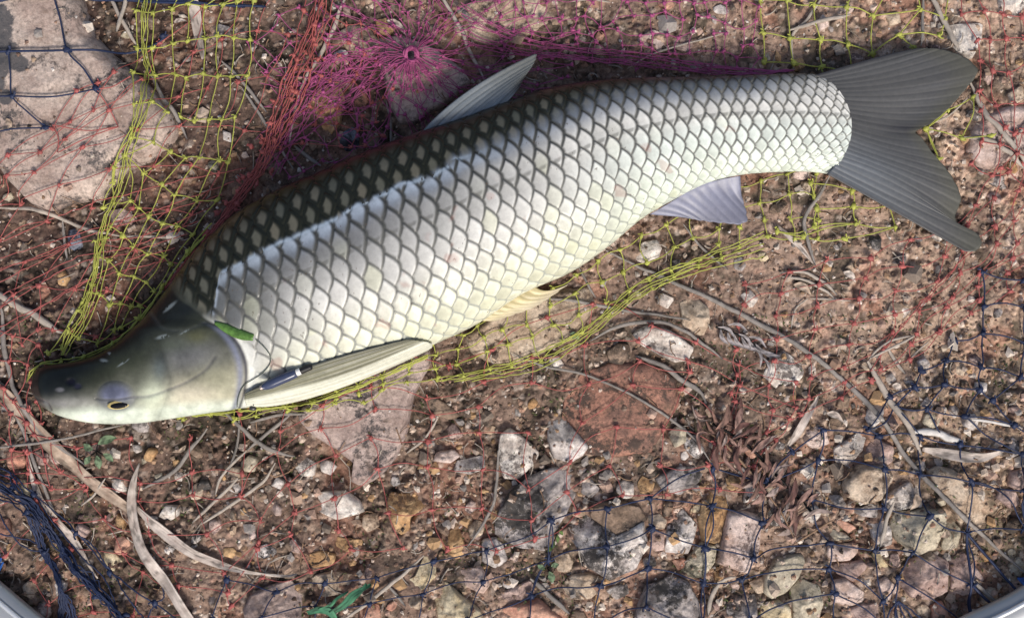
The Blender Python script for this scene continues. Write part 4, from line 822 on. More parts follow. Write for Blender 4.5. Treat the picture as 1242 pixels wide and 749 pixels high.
c = mix(c, (.33, .13, .10), sst(.26, .34, fbm(TX, TY, 26, 3, 292))*sst(30, 80, dl)*.35)
# back
bw = 6.5+15*sst(.5, .65, tl2); bk = sst(bw, -bw, dl); bkc = np.zeros_like(c)+[.017, .019, .014]; cen = sst(.20, .40, ew)*sst(1.15, .6, dr)
bl = mix(np.zeros_like(c)+[.10, .105, .085], (.18, .16, .12), sid2*.6); ed = sst(.01, .13, tt[None]+0*TX)
bkc = bkc*(1-(cen*(.12+.88*ed))[..., None])+bl*(cen*(.12+.88*ed))[..., None]
bkc = bkc*(.25+.75*sst(.0, .10, tt[None]+0*TX))[..., None]
c = c*(1-bk)[..., None]+bkc*bk[..., None]
sheen = np.exp(-((dl-1)/2.6)**2)*sst(.62, .55, tl2)*sst(250, 268, TX); c = mix(c, (.40, .50, .62), sheen*.6*(fbm(TX, TY, 9, 2, 250)+.5 > .38))  # thin reflected sheen painted along the edge of the back
# body in front of the scales
pale = np.zeros_like(c)+[.74, .75, .70]; pale = mix(pale, (.05, .055, .045), np.maximum(sst(14, -10, dl), sst(405, 375, TY)))
c = c*scl[..., None]+pale*(1-scl)[..., None]
# head
n1 = fbm(TX, TY, 45, 4, 260); n2 = fbm(TX, TY, 14, 4, 261)
hdl = TY-np.interp(TX, [30, 60, 95, 125, 150, 185, 215, 250, 300], [468, 476, 474, 464, 446, 426, 408, 396, 390])
h = np.zeros_like(c)+[.020, .025, .026]
h = mix(h, (.075, .085, .055), sst(-34, 4, hdl+30*n1)*sst(70, 150, TX)); h = mix(h, (.25, .255, .205), sst(0, 42, hdl+34*n1))
h = mix(h, (.33, .34, .40), np.exp(-(np.hypot((TX-235)/34, (TY-432)/22))**2)*.6); h = mix(h, (.30, .31, .14), np.exp(-(np.hypot((TX-240)/13, (TY-408)/8))**2)*.55)
h = mix(h, (.56, .53, .40), sst(8, 42, TY-np.interp(TX, [150, 200, 250, 300], [450, 440, 436, 420])+24*n1)*sst(165, 215, TX)*.85)
h = mix(h, (.50, .50, .34), np.exp(-(np.hypot((TX-262)/34, (TY-462)/24))**2)*.7); h = mix(h, (.60, .55, .44), np.exp(-(np.hypot((TX-240)/30, (TY-474)/13))**2)*.6)
h = mix(h, (.40, .40, .37), np.exp(-(np.hypot((TX-95)/30, (TY-487)/8))**2)*.7); h = mix(h, (.14, .17, .12), np.exp(-(np.hypot((TX-215)/26, (TY-418)/9))**2)*.55)
h = mix(h, (.60, .66, .56), sst(486, 501, TY-.06*(140-TX)+6*n1)); h = mix(h, (.62, .68, .52), np.exp(-(np.hypot((TX-188)/17, (TY-478)/22))**2)*.8)
h = mix(h, (.20, .27, .30), np.exp(-(np.hypot((TX-196)/8, (TY-446)/14))**2)*.5)
h = mix(h, (.19, .21, .33), sst(1.15, .45, ea)*.85*sst(487, 480, TY)); h = mix(h, (.16, .17, .20), sst(1.15, .8, ea)*sst(480, 486, TY)*.6)
h = mix(h, (.10, .11, .13), np.exp(-((ea-.98)/.2)**2)*.4*sst(470, 486, TY))
h = mix(h, (.10, .10, .10), np.exp(-(gr4/1.4)**2)*.6); h = mix(h, (.015, .015, .03), np.exp(-nos**4)*.95); h = mix(h, (.03, .03, .06), np.exp(-nos2**4)*.8)
h = mix(h, (.30, .30, .33), np.exp(-(np.hypot((TX-75)/5, (TY-472)/2.6))**4)*.6)
h = mix(h, (.10, .10, .10), np.exp(-(mo/1.8)**2)*.95); h = mix(h, (.34, .33, .33), np.exp(-(line_d([(58, 485), (80, 488)], TX, TY)/4)**2)*.4)
h = mix(h, (.15, .15, .17), np.exp(-(gr1/1.8)**2)*.5); h = mix(h, (.13, .15, .15), np.exp(-(gr3/2.4)**2)*.35)
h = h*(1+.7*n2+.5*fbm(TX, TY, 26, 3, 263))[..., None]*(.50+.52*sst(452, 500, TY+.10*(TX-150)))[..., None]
rim = np.exp(-((hd+5)/4.0)**2)*sst(388, 402, TY); h = mix(h, (.17, .19, .27), rim*.8); h = h*(1-.25*np.exp(-(gr2/7)**2))[..., None]
for (x, y, a, L, w_) in ((200, 408, -.25, 9, 2.2), (152, 440, -.6, 8, 1.2), (206, 372, -.7, 10, 2.2), (128, 438, .1, 5, 2), (135, 430, .3, 3, 2), (226, 402, -.5, 6, 1)):
    u_ = (TX-x)*math.cos(a)+(TY-y)*math.sin(a); v_ = -(TX-x)*math.sin(a)+(TY-y)*math.cos(a); h = mix(h, (.34, .40, .42), np.exp(-(np.hypot(u_/L, v_/w_))**4)*.5*(fbm(TX, TY, 5, 2, 270) > -.1))
c = c*body[..., None]+h*(1-body)[..., None]
slit = np.exp(-((hd-1.5)/2.0)**2)*sst(384, 400, TY); c = mix(c, (.06, .06, .08), slit*.85)
c = np.clip(c*(1+.10*fbm(TX, TY, 4, 2, 280))[..., None], .008, .9)
# ---- assemble: upper half (fine) + underside (coarse)
wc = lambda X, Y, Zz: ((X-CX)*(1-Zz/HC), (CY-Y)*(1-Zz/HC), Zz)
ZO = ZC[:, None]                                             # the outline is the widest line of the body
k0 = 1-ZO/HC; UX = (P3[..., 0]-CX)*k0; UY = (P3[..., 1]+CY)*k0; top = np.stack([UX, UY, P3[..., 2]], -1)
pb = np.linspace(math.pi, 2*math.pi, NB+1)[1:-1]; tb_ = (1-np.cos(pb))/2
BX = Dp[:, None, 0]+(Vp-Dp)[:, None, 0]*tb_+nrm[:, None, 0]*(bul[:, None]*4*tb_*(1-tb_)); BY = Dp[:, None, 1]+(Vp-Dp)[:, None, 1]*tb_+nrm[:, None, 1]*(bul[:, None]*4*tb_*(1-tb_))
BZ = ZC[:, None]+HT[:, None]*.9*np.sin(pb)[None]; bot = np.stack([(BX-CX)*k0, (CY-BY)*k0, BZ], -1)
full = np.concatenate([top, bot], 1); M_ = NV+NB-1
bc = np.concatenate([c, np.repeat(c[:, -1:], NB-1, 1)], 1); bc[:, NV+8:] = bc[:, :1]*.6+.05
F = grid_faces(NU, M_, True)[:, ::-1]
# the gill cover is a plate of its own, cut from the same surface
fi = np.repeat(np.arange(NU-1), M_); fj = np.tile(np.arange(M_), NU-1); inn = (fj < NV-1)
gc = inn & (hd[fi, np.minimum(fj, NV-1)] < 0) & (hd[fi, np.minimum(fj, NV-1)] > -110) & (TY[fi, np.minimum(fj, NV-1)] > 392) & (TX[fi, np.minimum(fj, NV-1)] > np.interp(TY[fi, np.minimum(fj, NV-1)], [392, 412, 440, 462, 485, 515], [236, 196, 200, 206, 201, 188]))
FV = full.reshape(-1, 3); FCc = bc.reshape(-1, 3)
def sub(F, V, C, dz=0):
    ids, inv = np.unique(F, return_inverse=True); v = V[ids].copy(); v[:, 2] += dz; return v, inv.reshape(F.shape), C[ids]
capA = None
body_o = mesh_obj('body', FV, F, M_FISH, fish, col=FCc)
v_, f_, c_ = sub(F[gc], FV, FCc, .35)
gill = mesh_obj('gill_cover', v_, f_, M_FISH, fish, col=c_); gill['label'] = 'smooth grey lilac gill cover with a bluish rear rim'
# relief of the fish for things lying on it
FZ = np.full(HM.shape, -99.); kx = np.round(top[..., 0]+CX-X0).astype(int).ravel(); ky = np.round(CY-top[..., 1]-Y0).astype(int).ravel()
np.maximum.at(FZ, (np.clip(ky, 0, HM.shape[0]-1), np.clip(kx, 0, HM.shape[1]-1)), top[..., 2].ravel()); FZ = dil(FZ, 2)
def on_fish(x, y, z=60):
    k = 1-z/HC; X, Y = CX+(x-CX)*k, CY+(y-CY)*k; zz = float(hm_at(X, Y, FZ)); k = 1-zz/HC; X, Y = CX+(x-CX)*k, CY+(y-CY)*k
    return np.array([X-CX, CY-Y, float(hm_at(X, Y, FZ))])
# eye: an oval slit with a golden rim
def disc(cx, cy, rx, ry, z, n=28, dome=1.0, rot=0.):
    V = [(0, 0, dome)]; 
    for r in (.5, .85, 1): V += [(r*math.cos(a), r*math.sin(a), dome*(1-r*r)) for a in np.linspace(0, 6.2832, n, endpoint=False)]
    V += [(math.cos(a), math.sin(a), -2) for a in np.linspace(0, 6.2832, n, endpoint=False)]
    F = [(0, 1+i, 1+(i+1) % n) for i in range(n)]
    for r in range(3): F += [(1+r*n+i, 1+(r+1)*n+i, 1+(r+1)*n+(i+1) % n, 1+r*n+(i+1) % n) for i in range(n)]
    V = np.array(V); x = V[:, 0]*rx; y = V[:, 1]*ry; x, y = x*math.cos(rot)-y*math.sin(rot), x*math.sin(rot)+y*math.cos(rot)
    return np.stack([cx+x, cy+y, z+V[:, 2]], 1), F
M_GOLD = flat_mat('gold eye rim', (.60, .48, .20), .3, .3, 4); M_PUP = flat_mat('wet black pupil', (.006, .006, .007), .08, 0, 4)
e0 = on_fish(144, 490.5); ev, ef = disc(e0[0], e0[1], 13, 5.2, e0[2]-.2, rot=.10, dome=1.4)
eye = mesh_obj('eye', ev, ef, M_GOLD, fish, tuple(e0))
pv, pf = disc(e0[0]+1, e0[1]-.8, 10, 3.4, e0[2]+.9, rot=.10, dome=1.0)
pup = mesh_obj('pupil', pv, pf, M_PUP, None); pup.parent = eye; pup.location = -eye.location

# ---- fins: rays fan between a base line and a tip line
def fin(name, base, midl, tip, zb, zm, zt, rays, colf, parent=fish, thick=1.2, ridge=.8, n_u=None, n_w=46, jag=2.0, wave=2.0, label=None, drape=None, over=0):
    n_u = n_u or rays*5; t = np.linspace(0, 1, n_u)
    B, Mm, Tt = [resample(q, n_u) for q in (base, midl, tip)]
    ray = np.abs(np.sin(t*rays*math.pi)); w = np.linspace(0, 1, n_w)
    jg = jag*(np.abs(np.sin(t*rays*math.pi))-.5)+jag*1.4*fbm(t*400, t*0, 30, 2, 5)
    dirt = Tt-Mm; dirt /= np.linalg.norm(dirt, axis=1)[:, None]+1e-6; Tt = Tt+dirt*jg[:, None]
    wq = w[None, :, None]; P = B[:, None]*(1-wq)*(1-2*wq)+4*Mm[:, None]*wq*(1-wq)*1.0+Tt[:, None]*wq*(2*wq-1)
    z = zb*(1-w)*(1-2*w)+4*zm*w*(1-w)+zt*w*(2*w-1); Zz = z[None]+wave*np.sin(t[:, None]*9+w[None]*3)*w[None]+(ray[:, None]-.5)*ridge*(1-.25*w[None])
    branch = np.abs(np.sin(t*rays*2*math.pi))[:, None]*ridge*.4*sst(.4, .8, w)[None]; Zz = Zz+branch
    if over: Zz = np.maximum(Zz, hm_at(CX+(P[..., 0]-CX)*.93+0*Zz, CY+(P[..., 1]-CY)*.93, FZ)+over+(ray[:, None]-.5)*ridge)
    if over:
        for _ in range(10):
            for ax in (0, 1):
                q_ = np.pad(Zz, [(1, 1) if ax == a_ else (0, 0) for a_ in (0, 1)], mode='edge'); Zz = (q_[2:]+q_[:-2]+2*q_[1:-1])/4 if ax == 0 else (q_[:, 2:]+q_[:, :-2]+2*q_[:, 1:-1])/4
        Zz = Zz+1.5+(ray[:, None]-.5)*ridge
    if drape is not None: Zz = np.maximum(Zz, hm_at(CX+(P[..., 0]-CX)*.985, CY+(P[..., 1]-CY)*.985, DR)+drape)
    k = 1-z[None]/HC; V = np.stack([(P[..., 0]-CX)*k, (CY-P[..., 1])*k, Zz], -1); Bt = V.copy(); Bt[..., 2] -= thick
    col = colf(t[:, None]+0*w[None], w[None]+0*t[:, None], ray[:, None]+0*w[None], P[..., 0], P[..., 1])
    N = n_u*n_w; F1 = grid_faces(n_u, n_w); ed = []
    rim = [(i, 0) for i in range(n_u)]+[(n_u-1, j) for j in range(1, n_w)]+[(i, n_w-1) for i in range(n_u-2, -1, -1)]+[(0, j) for j in range(n_w-2, 0, -1)]
    ids = [i*n_w+j for i, j in rim]
    for a, b in zip(ids, ids[1:]+ids[:1]): ed.append((a, b, b+N, a+N))
    o = mesh_obj(name, np.vstack([V.reshape(-1, 3), Bt.reshape(-1, 3)]), np.vstack([F1, F1[:, ::-1]+N, np.array(ed)]), M_FIN, parent, col=np.vstack([col.reshape(-1, 3)]*2))
    if label: o['label'] = label
    return o
def fcol(base, dark, tipc=None, lines=.6, nz=.2, k=300):
    def f(t, w, ray, x, y):
        c = np.zeros(t.shape+(3,))+np.array(base); a = sst(.35, .0, ray)*lines; c = c*(1-a[..., None])+np.array(dark)*a[..., None]
        s = (fbm(t*300, w*20, 14, 3, k)+.5); c = c*(1+nz*2*(s-.5))[..., None]
        if tipc is not None: q = sst(.45, 1, w+.2*(s-.5)); c = c*(1-q[..., None])+np.array(tipc)*q[..., None]
        return np.clip(c, .005, .9)
    return f
def tailcol(t, w, ray, x, y):
    c = np.zeros(t.shape+(3,))+np.array([.078, .079, .080]); c = mix(c, (.135, .155, .18), sst(.5, .9, t)*sst(.9, .1, w)*.7)
    c = mix(c, (.05, .05, .055), sst(.4, .05, ray)*.35); s = fbm(t*500, w*14, 12, 3, 310)
    c = c*(1+.5*s)[..., None]; c = mix(c, (.025, .025, .03), np.exp(-((t-.47)/.03)**2)*sst(.25, .8, w)*.8)
    c = mix(c, (.10, .095, .05), sst(.75, 1, w)*.35); c = mix(c, (.03, .03, .035), sst(.035, .0, t)+sst(.97, 1, t)*.8); return np.clip(c, .005, .9)
fin('tail_fin', [(988, 91), (1010, 106), (1024, 135), (1027, 160), (1022, 188), (1003, 211)],
    [(1062, 70), (1082, 92), (1090, 118), (1078, 150), (1075, 166), (1086, 196), (1092, 222), (1088, 258)],
    [(1112, 58.5), (1140, 59), (1168, 67), (1185, 80), (1186, 90), (1172, 108), (1150, 132), (1128, 150), (1110, 160), (1118, 169), (1131, 187), (1148, 206), (1162, 228), (1166, 244), (1160, 260), (1164, 273), (1184, 281), (1192, 292), (1186, 303), (1172, 305)],
    44, 32, 24, 26, tailcol, n_u=260, n_w=70, ridge=.32, wave=3.6, drape=4, jag=.9, label='dark slate grey forked tail fin')
fin('dorsal_fin', [(508, 164), (515, 167), (540, 161), (568, 153), (590, 146), (606, 134)], [(565, 112), (575, 120), (592, 122), (606, 122), (614, 120), (622, 116)],
    [(649, 65), (651, 67), (648, 76), (642, 86), (635, 96), (630, 106)], 88, 84, 62, 9, fcol((.19, .215, .235), (.07, .08, .085), (.12, .13, .13), .8, .45), n_w=60, ridge=.9, jag=1.5, wave=1.5, label='folded blue grey dorsal fin')
fin('anal_fin', [(788, 260), (812, 246), (840, 229), (868, 219), (898, 213)], [(812, 262), (830, 254), (852, 245), (874, 235), (899, 229)],
    [(830, 264), (862, 269), (882, 271), (895, 272), (906, 268), (905, 255), (900, 238)], 40, 34, 30, 9, fcol((.21, .22, .30), (.12, .125, .18), (.16, .165, .22), .6), ridge=.9, wave=1.5, drape=2, label='slate blue anal fin')
fin('pelvic_fin', [(562, 386), (590, 372), (618, 357), (646, 340)], [(584, 389), (604, 381), (630, 369), (660, 352)], [(603, 389), (622, 382), (645, 374), (668, 360), (690, 344)], 46, 44, 38, 8, fcol((.52, .45, .25), (.34, .28, .15), (.46, .40, .28), .6, .4), wave=1, drape=2, label='yellow pelvic fin below the belly')
# pectoral fin folded along the belly
def peccol(t, w, ray, x, y):
    c = np.zeros(t.shape+(3,))+np.array([.66, .67, .56]); c = mix(c, (.13, .13, .09), sst(.60, .40, t+.05*np.sin(w*7))); c = mix(c, (.20, .20, .14), np.exp(-((t-.32)/.08)**2)*.7)
    c = mix(c, (.46, .44, .30), sst(.25, .05, ray)*.4); c = mix(c, (.12, .12, .10), sst(.08, .0, t)*.7); return np.clip(c*(1+.55*fbm(t*200, w*20, 14, 3, 330))[..., None], .01, .9)
fin('pectoral_fin', [(306, 474), (304, 482), (304, 490)], [(388, 440), (400, 452), (394, 466), (384, 480)], [(498, 410), (512, 411), (524, 414), (527, 419), (519, 425)],
    70, 72, 60, 8, peccol, n_u=70, n_w=90, ridge=.8, wave=.8, jag=.8, over=1.6, label='olive and cream pectoral fin folded back along the belly')

# ------------------------------------------------------------------ things lying on the fish
gs = [on_fish(x, y)+[0, 0, 1.2] for x, y in ((262, 391), (272, 396), (284, 402), (296, 406), (309, 409))]
def ribbon(name, pts, ws, mat, parent=None, org=None, thick=.6, crown=.5):
    P = resample(np.array(pts), 26); n = len(P); w = np.interp(np.linspace(0, 1, n), np.linspace(0, 1, len(ws)), ws); t = np.gradient(P, axis=0); t[:, 2] = 0; t /= np.linalg.norm(t, axis=1)[:, None]+1e-9
    s = np.stack([-t[:, 1], t[:, 0], t[:, 0]*0], 1); u = np.linspace(-1, 1, 7); top = P[:, None]+s[:, None]*(u[None]*w[:, None])[..., None]; top[..., 2] += crown*(1-u**2)[None]*w[:, None]
    b = top.copy(); b[..., 2] -= thick; N = n*7; ed = []
    ids = [i*7 for i in range(n)]+[(n-1)*7+j for j in range(1, 7)]+[i*7+6 for i in range(n-2, -1, -1)]+[j for j in range(5, 0, -1)]
    for a, q in zip(ids, ids[1:]+ids[:1]): ed.append((a, q, q+N, a+N))
    return mesh_obj(name, np.vstack([top.reshape(-1, 3), b.reshape(-1, 3)]), np.vstack([grid_faces(n, 7), grid_faces(n, 7)[:, ::-1]+N, np.array(ed)]), mat, parent, org or (0, 0, 0))
M_LEAFG = flat_mat('fresh green blade', (.13, .27, .06), .35, .5, 5)
gl = ribbon('leaf_fragment', gs, [1.5, 4.5, 5.5, 5.5, 3.5], M_LEAFG, None, tuple(gs[0])); tag(gl, 'bright green blade of grass tucked behind the gill cover of the fish', 'leaf')
# fishing float: dark blue tube, white band, black tip, wire loop and line
M_FB = flat_mat('dark blue lacquer', (.055, .07, .13), .22, .2, 8); M_FW = flat_mat('white band', (.8, .8, .78), .4, .05, 8); M_FK = flat_mat('black rubber', (.012, .012, .014), .5, .2, 5)
M_LINE = flat_mat('dark green fishing line', (.07, .09, .07), .4, .2, 5); M_STEEL = flat_mat('tarnished wire', (.10, .10, .10), .35, .3, 4, metal=.6)
def fl(x, y, d=5.): return on_fish(x, y)+[0, 0, d]
p0, p1 = fl(323, 468), fl(362, 451); z_ = max(p0[2], p1[2])+1.5; p0[2] = p1[2] = z_
flt = empty('fishing_float', tuple(p0), 'slim dark blue fishing float with white band and black tip on the pectoral fin', 'float')
dr_ = (p1-p0)/np.linalg.norm(p1-p0); Lf = np.linalg.norm(p1-p0)
def rod(name, a, b, rad, mat, k=14):
    tb = Tubes(k); q = np.linspace(a, b, 12)[:, None]; tb.add(p0[None]+dr_[None]*q, rad, .95); return tb.make(name, mat, flt)
rod('float_body', 0, Lf*.98, np.array([3, 4.4, 5.2]+[5.6]*6+[5.4, 5.2, 5.0]), M_FB); rod('white_band', Lf*.98, Lf*1.10, np.array([3.9]*12), M_FW); rod('black_tip', Lf*1.10, Lf*1.44, np.array([3.7]*10+[3.1, 1.8]), M_FK); rod('metal_cap', -3.2, .6, np.array([1.3]*2+[2.3]*10), flat_mat('pale metal cap', (.55, .45, .42), .3, .2, 4, metal=.5))
tb = Tubes(6)
W_ = [fl(322, 469, 3), fl(315, 468, 4), fl(308, 472, 3), fl(306, 480, 3), fl(309, 488, 3), (fl(308, 496, 3) if fl(308, 496)[2] > 0 else fl(309, 488, 1)+[0, -8, -10])]
tb.add(resample(np.array(W_), 40), .85); tb.add(resample(np.array([w+[1.3*math.sin(i*2.), 1.5*math.cos(i*2.), 1.2] for i, w in enumerate(W_)]), 40), .7); tb.make('swivel_wire', M_STEEL, flt)
sw = Tubes(8); a_ = fl(309, 487, 3); sw.blob(a_, 3.0, 4); sw.blob(a_+[-1.5, -7, -3], 3.2, 9); sw.make('swivel', M_STEEL, flt)
tb = Tubes(5); tb.add(resample(np.array([fl(x, y, .8) for x, y in ((311, 411), (320, 419), (328, 430), (328, 441), (319, 452), (307, 460), (297, 466), (292, 474), (289, 484), (288, 493))]), 60), .55)
fline = tb.make('fishing_line', M_LINE, None, tuple(fl(311, 411))); tag(fline, 'thin dark fishing line looping from the green blade down over the gill edge', 'line')

# ------------------------------------------------------------------ small live plants and curled fronds
def leaflet(parent, x, y, L, w, a, mat, z=6, name='leaf', curl=.3, bend=0.):
    P = np.array([(x, y), (x+math.cos(a)*L*.5, y+math.sin(a)*L*.5), (x+math.cos(a+bend)*L, y+math.sin(a+bend)*L)])
    return blade(name, P, [.3, w*.7, w, w*.75, .3], mat, None, None, z, curl, parent, .4, False, wav=.6)
def plant(name, x, y, leaves, mat, label, cat, z=6):
    zz = float(hm_at(x, y, DR)); e = empty(name, (x-CX, CY-y, zz), label, cat)
    tb = Tubes(5)
    for (dx, dy, L, w, a, b) in leaves:
        leaflet(e, x+dx, y+dy, L, w, a, mat, z, bend=b)
        if abs(dx)+abs(dy) > 1: tb.add(np.array([(x-CX, CY-y, zz+1), (x+dx*.5-CX, CY-y-dy*.5, zz+z*.7), (x+dx-CX, CY-y-dy, hm_at(x+dx, y+dy, DR)+z)]), .7)
    if tb.V: tb.make('stem', mat, e)
    return e
plant('seedling', 122, 545, [(2, -8, 22, 6.5, -.55, .2), (-3, -2, 15, 5.5, 3.5, .1), (2, 4, 17, 5.5, 1.3, .1), (8, 3, 15, 5, .5, .2), (-5, 5, 13, 4.5, 2.2, 0)], M_GREEN2, 'dull green seedling with five small leaves below the fish chin', 'plant')
plant('seedling', 664, 688, [(2, 3, 15, 5.5, 1.2, .1), (-3, -1, 10, 4, 3.4, .1), (4, -3, 10, 4, -.4, .1)], M_GREEN2, 'tiny green sprig above the small tan stone at the bottom middle', 'plant', 8)
plant('seedling', 672, 652, [(0, 0, 12, 3, 1.9, .1), (3, -8, 12, 3, 1.4, .1), (-2, 6, 9, 3, 2.4, .1), (5, -14, 10, 2.6, 1.0, 0)], leaf_mat('moss green', (.09, .15, .035), (.05, .09, .03)), 'green moss tuft between the dark grey rock and the wedge shaped rock', 'plant', 3)
e = empty('plastic_strip', (430-CX, CY-715, float(hm_at(430, 715, DR))), 'crumpled green plastic strip at the bottom among tan stones', 'plastic strip')
for P, ws in (([(376, 738), (392, 733), (405, 737), (411, 752), (416, 765)], [3, 5, 5, 4, 3]), ([(404, 738), (420, 728), (430, 716), (452, 704)], [3, 5, 4, 2]), ([(412, 736), (428, 724), (440, 712), (447, 703)], [2, 3, 3, 2]), ([(390, 733), (404, 728), (412, 720), (425, 712)], [1.5, 2.5, 2, 1])):
    blade('fold', P, ws, M_GPLAST, None, None, 6+len(P), .35, e, .5, True, wav=1.5)
fr = empty('dead_frond', (910-CX, CY-560, float(hm_at(910, 560, DR))), 'reddish brown dead frond with many curled leaflets in the lower right', 'dead frond')
rr = random.Random(5)
FRM = [M_FROND, leaf_mat('dull rust leaf', (.34, .21, .17), (.18, .10, .085)), leaf_mat('dark maroon leaf', (.16, .075, .06), (.09, .045, .04)), leaf_mat('greyish dead leaf', (.36, .28, .25), (.2, .15, .13))]
spn = [(862, 512), (890, 528), (915, 548), (940, 575), (965, 600), (985, 622)]
SPN = resample(spn, 60)
for i in range(64):
    q = SPN[min(59, int(i/64*60))]; sd2 = 1 if i % 2 else -1
    x = q[0]+rr.uniform(-10, 10)-(12 if i > 30 else 0); y = q[1]+rr.uniform(-14, 14)+(10 if i > 20 else 0); a = math.pi/2*sd2*rr.uniform(.65, 1.15)+.6+rr.uniform(-.3, .3)
    leaflet(fr, x, y, rr.uniform(18, 40), rr.uniform(2.2, 5.0), a, rr.choice(FRM), rr.uniform(3, 14), 'leaflet', rr.uniform(-.1, .5), rr.uniform(-.6, .6))
for i in range(12):
    leaflet(fr, 868+rr.uniform(-14, 26), 505+rr.uniform(-8, 26), rr.uniform(16, 32), rr.uniform(1.8, 3.2), rr.uniform(-.5, 3.4), rr.choice(FRM), rr.uniform(4, 12), 'leaflet', .8, rr.uniform(-1.2, 1.2))
tb = Tubes(6); tb.add(lay(spn, lift=5), 1.8); tb.make('midrib', M_FROND, fr)
fg = empty('grey_frond', (898-CX, CY-418, float(hm_at(898, 418, DR))), 'grey curled dead frond with finger like leaflets left of the bluish white stone', 'dead frond')
for i, (x, y) in enumerate(((872, 398), (880, 402), (888, 404), (897, 407), (906, 411), (914, 416), (921, 422))):
    leaflet(fg, x, y, rr.uniform(20, 28), 3.2, 1.45-.12*i, M_FRONDG, 6+i % 2*2, 'leaflet', .3, -.35)
for i, (x, y, a) in enumerate(((868, 396, .2), (893, 404, .5), (912, 420, .9), (880, 394, -.1), (905, 408, .15), (922, 432, 1.0))): leaflet(fg, x, y, 26, 2.4, a, M_FRONDG, 9, 'leaflet', .3, .4)
tb = Tubes(6); tb.add(lay([(866, 396), (885, 402), (905, 412), (925, 428)], lift=5), 1.5); tb.make('midrib', M_FRONDG, fg)
# flat chips of dry leaf scattered on the ground
for i, (x, y, L, w, a, m, lab) in enumerate((
    (1080, 466, 16, 5, .3, M_LEAFP, 'pale leaf chip between the long stem and the bent reed'), (1146, 640, 14, 5, 2.2, M_LEAFD, 'brown leaf chip on the big greenish tan boulder'),
    (1108, 596, 22, 6, 1.7, M_LEAFD, 'torn brown leaf piece on the whitish stone at the lower right'), (24, 150, 16, 4, .9, M_LEAFD, 'small bark flake on the big boulder'),
    (470, 28, 30, 5, .35, M_LEAFP, 'pale dry leaf left of the magenta net centre'), (760, 402, 15, 4, 2.6, M_LEAFD, 'small brown leaf right of the tan slab'),
    (1020, 330, 20, 5, .4, M_LEAFP, 'pale dry leaf flake below the lower tail lobe'), (225, 470+70, 20, 3, 2.4, M_LEAFD, 'brown leaf sliver beneath the gill cover'),
    (690, 405, 14, 5, .2, M_GREEN2, 'small dark green leaf at the edge of the tan slab'), (1000, 500, 24, 5, .2, M_LEAFP, 'shrivelled grey leaf above the long stem in the lower right'),
    (960, 345, 26, 6, .25, M_LEAFD, 'tan leaf curl under the dry grass below the anal fin'), (214, 30, 16, 3, -.4, M_LEAFP, 'white leaf sliver under the yellow cords at the top left'))):
    blade('leaf_flake', [(x, y), (x+math.cos(a)*L*.5, y+math.sin(a)*L*.5), (x+math.cos(a+.3)*L, y+math.sin(a+.3)*L)], [.5, w, w*.9, w*.5, .3], m, lab, 'leaf', 3, .5, None, .5, True, 'leaf scraps on the ground', .8)

# ------------------------------------------------------------------ landing net: hoop, four colours of knotted mesh
net = empty('landing_net', (0, 0, 0), 'round landing net with aluminium hoop and blue red yellow and magenta mesh under the fish', 'landing net')
HP = [(-4, 700), (62, 754), (170, 830), (330, 905), (520, 945), (700, 948), (880, 905), (1040, 825), (1152, 754), (1246, 705), (1400, 590), (1530, 400), (1580, 150), (1530, -200), (1350, -520), (1000, -760), (600, -840), (150, -760), (-200, -520), (-380, -200), (-400, 100), (-330, 350), (-180, 560)]
HPc = resample(HP+HP[:1], 360)
tube = Tubes(20); hz = 24.
# inner edge of the hoop band was traced, so the middle runs 24 outside it
tg = np.gradient(HPc, axis=0); tg /= np.linalg.norm(tg, axis=1)[:, None]; nn = np.stack([-tg[:, 1], tg[:, 0]], 1); ctr = HPc.mean(0); sg = np.sign(((HPc-ctr)*nn).sum(1))[:, None]
HM_ = HPc+nn*sg*25; H3 = np.stack([(HM_[:, 0]-CX)*(1-hz/HC), (CY-HM_[:, 1])*(1-hz/HC), np.full(360, hz)], 1); tube.add(H3, 24, .55); tube.make('hoop', M_ALU, net)
rd = Tubes(8); R3 = np.stack([(HPc+nn*sg*15)[:, 0]-CX, CY-(HPc+nn*sg*15)[:, 1], np.full(360, 0.)], 1)*(1-hz/HC)+[0, 0, hz+12.5]; rd.add(R3, 3.2, .7); rd.make('hoop_highlight', M_ALU_HILITE, net)  # highlight of the hoop modelled as a bright strip along it

YEL, RED, MAG, BLU, BLB = [Tubes(5) for _ in range(5)]
NR = random.Random(3)
def zat(x, y, lift):
    return max(float(hm_at(x, y, DR)), -99)+lift
def cordline(tb, P, r, lift=2.5, over=False, n=None, wob=.0):
    r = r*.88
    P = np.asarray(P, float); L = np.sum(np.linalg.norm(np.diff(P, axis=0), axis=1)); n = n or max(5, int(L/7)+2); Q = resample(P, n)
    if wob: Q[1:-1] += np.array([[NR.gauss(0, wob), NR.gauss(0, wob)] for _ in range(n-2)])
    z = hm_at(Q[:, 0], Q[:, 1], DR)+lift
    if len(z) > 4: z = np.maximum(np.convolve(np.pad(z, 1, mode='edge'), np.ones(3)/3, 'valid'), z-.5)
    out = np.stack([Q[:, 0]-CX, CY-Q[:, 1], z], 1)
    if over:
        fz = hm_at(CX+(Q[:, 0]-CX)*.94, CY+(Q[:, 1]-CY)*.94, FZ)
        for i in range(n):
            if fz[i] > 5: out[i] = on_fish(Q[i, 0], Q[i, 1])+[0, 0, 4.]
    tb.add(out, r, .85); return out
